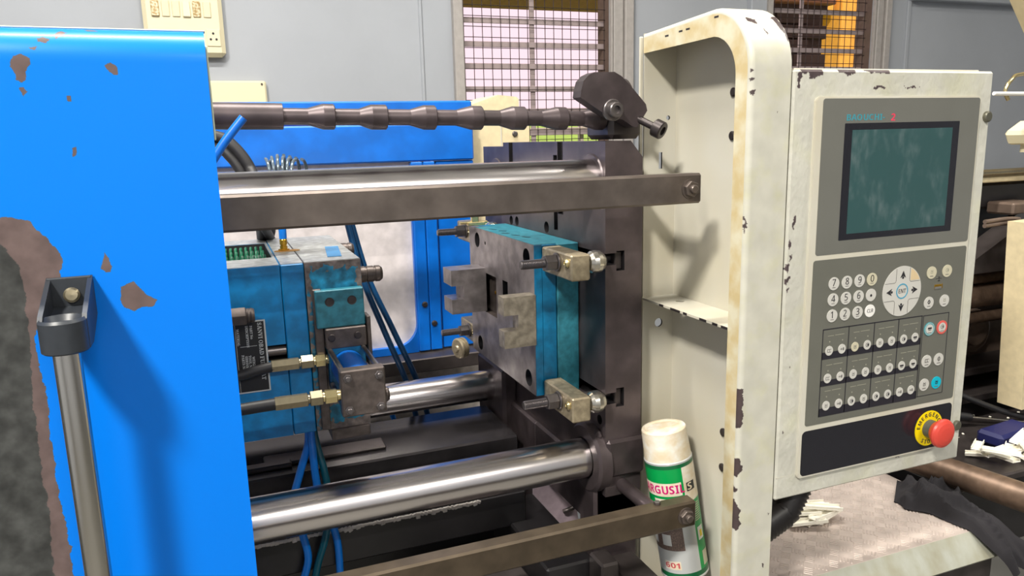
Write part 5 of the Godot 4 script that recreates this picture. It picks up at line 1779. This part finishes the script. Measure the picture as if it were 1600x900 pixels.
func right_side():
	# injection unit glimpsed between the panel and the cream cover
	var at := V(1.5, 1.0, 1.1)
	var t := thing("injection_unit", "dark oily injection unit with bolted bracket behind the control panel", "injection unit", at)
	var b := MB.new(at)
	b.bx(1.15, 1.95, 1.38, 1.435, 1.12, 1.35, 0.006)
	b.bx(1.25, 1.95, 1.15, 1.38, 1.22, 1.35, 0.006)
	obj("top_block", b, M.dark, t)
	b = MB.new(at)
	b.bx(1.50, 1.58, 1.372, 1.397, 1.06, 1.12, 0.004)
	b.bx(1.595, 1.80, 1.342, 1.385, 1.05, 1.12, 0.004)
	obj("clamp_bar", b, M.unit, t)
	b = MB.new(at)
	b.cyl(V(1.62, 1.385, 1.08), V(1.62, 1.40, 1.08), 0.016, -1, 20, 0.001)
	obj("bolt_head", b, M.gunmetal, t)
	b = MB.new(at)
	b.prism(P([1.38, 1.262, 1.58, 1.262, 1.602, 1.30, 1.602, 1.372, 1.57, 1.378, 1.53, 1.36, 1.38, 1.285]), V3T(V(0, 0, 1.05)), -0.05)
	var br := obj("bracket", b, M.gunmetal, t)
	b = MB.new(at)
	b.lathe(V(1.552, 1.325, 1.05), Vector3(0, 0, 1), [Vector2(0, 0.021), Vector2(0.004, 0.021), Vector2(0.005, 0.018), Vector2(0.005, 0.013), Vector2(0.016, 0.013), Vector2(0.017, 0.011), Vector2(0.017, 0.007), Vector2(0.010, 0.006), Vector2(0.010, 0)], 26)
	obj("socket_bolt", b, M.darkbolt, br)
	for q in [[1.243, 0.013], [1.205, 0.025], [1.158, 0.013]]:
		b = MB.new(at)
		b.cyl(V(1.2, q[0], 1.09), V(1.9, q[0], 1.09), q[1], -1, 28)
		obj("guide_rod", b, M.pipe, t)
	b = MB.new(at)
	b.bx(1.2, 1.9, 0.98, 1.15, 1.14, 1.3, 0.006)
	obj("carriage", b, M.unit, t)
	b = MB.new(at)
	b.lathe(V(1.50, 1.115, 1.13), Vector3(0, 0, 1), [Vector2(0, 0.05), Vector2(0.01, 0.05), Vector2(0.012, 0.045), Vector2(0.012, 0.03), Vector2(0.02, 0.028), Vector2(0.02, 0)], 32)
	obj("end_flange", b, M.unit, t)
	for q in [[1.055, 1.07], [1.01, 1.04]]:
		b = MB.new(at)
		b.bx(1.2, 1.9, q[0] - 0.018, q[0], q[1], 1.3, 0.003)
		obj("bed_ledge", b, M.gunmetal, t)
	for k in 2:
		b = MB.new(at)
		b.tube([V(1.36, 1.372 - k * 0.008, 1.014), V(1.45, 1.372 - k * 0.008, 1.014), V(1.51, 1.345 - k * 0.007, 1.014), V(1.532 - k * 0.008, 1.29, 1.014), V(1.530 - k * 0.008, 1.22, 1.014), V(1.515 - k * 0.008, 1.10, 1.014)], 0.0042, 10)
		obj("cable", b, M.unit, t)
	b = MB.new(at)
	b.cyl(V(1.455, 1.374, 1.014), V(1.462, 1.367, 1.014), 0.012, -1, 14)
	obj("cable_tie", b, M.black, t)
	# sloping dark shelf with tools, and a timber rail in front of it
	var s := thing("machine_shelf", "dark sloping machine shelf at the right, littered with tools", "shelf", V(1.35, 0.93, 0.95))
	b = MB.new(s.position)
	b.bx(1.12, 1.90, 0.945, 0.96, 0.83, 1.20, 0.003)
	obj("shelf_plate", b, M.gunmetal, s)
	b = MB.new(s.position)
	b.bx(1.12, 1.9, 0.80, 0.944, 0.86, 1.2, 0.003)
	obj("shelf_frame", b, M.dark, s)
	var w := thing("wrench", "thin dark wrench lying on the machine shelf", "wrench", V(1.38, 0.965, 0.98))
	b = MB.new(w.position)
	b.tube([V(1.36, 1.02, 1.03), V(1.44, 0.985, 0.98), V(1.52, 0.968, 0.94)], 0.006, 10)
	obj("shaft", b, M.rubber, w)
	b = MB.new(w.position)
	b.cyl(V(1.345, 1.045, 1.045), V(1.362, 1.018, 1.03), 0.0045, -1, 12, 0.001)
	obj("tip", b, M.bright, w)
	w = thing("screwdriver", "small screwdriver with a bright blade beside the wrench", "screwdriver", V(1.36, 0.962, 0.96))
	b = MB.new(w.position)
	b.cyl(V(1.32, 0.985, 1.03), V(1.37, 0.978, 1.01), 0.010, 0.008, 14, 0.002)
	obj("handle", b, M.rubber, w)
	b = MB.new(w.position)
	b.cyl(V(1.37, 0.978, 1.01), V(1.49, 0.965, 0.96), 0.0024, -1, 10)
	obj("blade", b, M.bright, w)
	w = thing("blue_tray", "dark blue plastic tray on the machine shelf behind the strips", "tray", V(1.34, 0.962, 0.92))
	b = MB.new(w.position)
	b.box(V(1.36, 0.975, 0.93), Vector3(0.11, 0.026, 0.05), 0.006, Basis(Vector3.UP, 0.1))
	obj("tray_body", b, mat(Color8(26, 30, 84), 0.45), w)
	w = thing("granules", "white plastic granules scattered over the machine shelf", "granules", V(1.4, 0.961, 0.98))
	var rng := RandomNumberGenerator.new()
	rng.seed = 3
	b = MB.new(w.position)
	for i in 40:
		b.box(V(rng.randf_range(1.25, 1.6), 0.9615, rng.randf_range(0.86, 1.12)), Vector3(0.005, 0.003, 0.004), 0.001, Basis(Vector3.UP, rng.randf() * 3.0))
	obj("granule_scatter", b, M.strip, w)
	w.set_meta("kind", "stuff")
	# cream covers
	at = V(1.5, 1.0, 0.98)
	t = thing("side_cover", "cream side cover of the injection unit at the right edge", "machine cover", at)
	b = MB.new(at)
	b.prism(P([1.426, 1.005, 1.90, 1.005, 1.90, 1.382, 1.403, 1.372]), V3T(V(0, 0, 1.0)), 0.05)
	obj("cover_body", b, M.cream2, t)
	b = MB.new(at)
	b.box(V(1.53, 1.045, 0.944), Vector3(0.12, 0.085, 0.014), 0.004)
	obj("lower_flap", b, M.ivory, t)
	t = thing("steel_tray", "flat yellowed steel tray laid above the injection unit", "tray", V(1.5, 1.44, 1.15))
	b = MB.new(t.position)
	b.bx(1.40, 1.95, 1.437, 1.449, 1.10, 1.30, 0.002)
	obj("tray_base", b, M.cream2, t)
	b = MB.new(t.position)
	b.bx(1.40, 1.95, 1.449, 1.464, 1.10, 1.112, 0.003)
	b.cyl(V(1.42, 1.457, 1.098), V(1.95, 1.457, 1.098), 0.007, -1, 14)
	obj("tray_rim", b, M.fitting, t)
	t = thing("level_rod", "thin white rod jutting sideways behind the control panel", "rod", V(1.3, 1.608, 1.0))
	b = MB.new(t.position)
	b.cyl(V(1.332, 1.6085, 1.0), V(1.9, 1.609, 1.05), 0.0038, -1, 14, 0.001)
	obj("rod", b, M.keywhite, t)
	at = V(1.5, 1.5, 1.05)
	t = thing("hopper", "cream material hopper leaning into the top right corner", "hopper", at)
	b = MB.new(at)
	b.prism(P([1.65, 1.87, 1.686, 1.826, 1.744, 1.756, 1.80, 1.69, 2.1, 1.69, 2.2, 2.2, 1.40, 2.2]), V3T(V(0, 0, 1.0)), -0.25)
	obj("hopper_cone", b, M.cream2, t)
	b = MB.new(at)
	b.bx(1.86, 2.0, 1.48, 1.70, 1.04, 1.2, 0.01)
	obj("hopper_neck", b, M.pipe, t)
	b = MB.new(at)
	b.box(V(1.455, 1.537, 1.02), Vector3(0.05, 0.03, 0.05), 0.006, Basis(Vector3(0, 0, 1), 0.5))
	b.cyl(V(1.465, 1.53, 1.02), V(1.465, 1.50, 1.02), 0.012, -1, 16)
	b.cyl(V(1.46, 1.54, 1.02), V(1.88, 1.555, 1.08), 0.009, -1, 14)
	obj("feed_shutter", b, M.ivory, t)
	b = MB.new(at)
	b.tube([V(1.87, 1.60, 1.06), V(1.60, 1.655, 1.04), V(1.43, 1.645, 1.02), V(1.39, 1.635, 1.01), V(1.375, 1.615, 1.01), V(1.385, 1.598, 1.01)], 0.0035, 10)
	obj("hose_loop", b, M.fitbright, t)

func line_obj(called: String, label: String, category: String, pts: Array, r: float, m: Material, group := ""):
	var o := Vector3(pts[0])
	var b := MB.new(o)
	b.tube(pts, r, 12, 8)
	var i := obj(called, b, m)
	i.position = o
	tag(i, label, category, group)

func loose_lines():
	line_obj("air_tube", "left navy air tube slanting down before the frosted window", "tube", [V(0.206, 1.43, 1.34), V(0.228, 1.313, 1.33), V(0.262, 1.21, 1.33), V(0.30, 1.10, 1.33), V(0.318, 1.00, 1.33)], 0.0055, M.navytube)
	line_obj("air_tube", "right navy air tube slanting down beside its twin before the frosted window", "tube", [V(0.214, 1.43, 1.35), V(0.240, 1.313, 1.345), V(0.280, 1.21, 1.345), V(0.322, 1.10, 1.345), V(0.345, 1.00, 1.345)], 0.0055, M.navytube)
	line_obj("air_tube", "short bright blue air tube under the lower rear tie bar", "tube", [V(0.262, 1.08, 1.36), V(0.278, 1.02, 1.36), V(0.29, 0.98, 1.36)], 0.005, M.bluetube)
	line_obj("air_tube", "blue air tube running straight up from the brass water fitting", "tube", [V(0.0793, 1.4235, 1.075), V(0.0793, 1.445, 1.075), V(0.0785, 1.48, 1.08), V(0.07, 1.50, 1.14), V(0.05, 1.46, 1.25)], 0.0052, M.bluetube)
	line_obj("air_tube", "left bright blue air tube of three hanging under the left mould", "tube", [V(0.085, 1.19, 1.0), V(0.0845, 1.155, 1.0), V(0.070, 1.112, 1.0), V(0.058, 1.075, 0.99), V(0.066, 1.03, 0.985), V(0.070, 0.99, 0.985), V(0.052, 0.94, 0.985)], 0.0052, M.bluetube)
	line_obj("air_tube", "middle bright blue air tube of three hanging under the left mould", "tube", [V(0.089, 1.19, 0.995), V(0.0885, 1.155, 0.995), V(0.091, 1.09, 0.99), V(0.105, 1.04, 0.99), V(0.112, 1.0, 0.99), V(0.111, 0.93, 0.99)], 0.0052, M.bluetube)
	line_obj("air_tube", "dark teal air tube, rightmost of three hanging under the left mould", "tube", [V(0.093, 1.19, 1.01), V(0.0945, 1.155, 1.01), V(0.104, 1.09, 0.995), V(0.098, 1.03, 0.985), V(0.082, 0.98, 0.985), V(0.07, 0.93, 0.985)], 0.005, M.tealtube)
	line_obj("cable", "upper thick black cable arching out from behind the blue door", "cable", [V(-0.05, 1.572, 1.06), V(0.007, 1.562, 1.06), V(0.027, 1.548, 1.055), V(0.043, 1.522, 1.05), V(0.05, 1.49, 1.05), V(0.06, 1.40, 1.25)], 0.0075, M.rubber)
	line_obj("cable", "lower thick black cable arching out from behind the blue door", "cable", [V(-0.05, 1.556, 1.06), V(0.005, 1.548, 1.06), V(0.022, 1.535, 1.055), V(0.034, 1.512, 1.05), V(0.04, 1.48, 1.05), V(0.075, 1.40, 1.25)], 0.0070, M.rubber)
	line_obj("cable", "black cable hanging between the upper tie bar and the left mould", "cable", [V(0.03, 1.49, 1.06), V(0.075, 1.42, 1.26), V(0.055, 1.38, 1.28)], 0.008, M.rubber)
	line_obj("tube_end", "cut blue tube end poking up in front of the notched bar", "tube", [V(-0.008, 1.524, 0.84), V(0.006, 1.545, 0.84), V(0.0175, 1.560, 0.84), V(0.033, 1.578, 0.84)], 0.0045, M.blue2)
	var b := MB.new(V(0.085, 1.515, 1.05))
	for k in 6:
		var pts := []
		var cx := 0.068 + k * 0.0075
		for i in 25:
			var a := TAU * i / 24.0
			pts.append(V(cx + 0.0035 * sin(a) + 0.004 * cos(a * 0.5) + sin(a) * 0.007 * (k - 2.5) * 0.3, 1.512 + cos(a) * (0.024 - absf(k - 2.0) * 0.002), 1.05 + sin(a) * 0.022))
		b.tube(pts, 0.0022, 8, 1)
	var co := obj("wire_coil", b, M.coil)
	co.position = V(0.085, 1.515, 1.05)
	tag(co, "coil of shiny dark wire resting behind the upper tie bar", "wire coil")
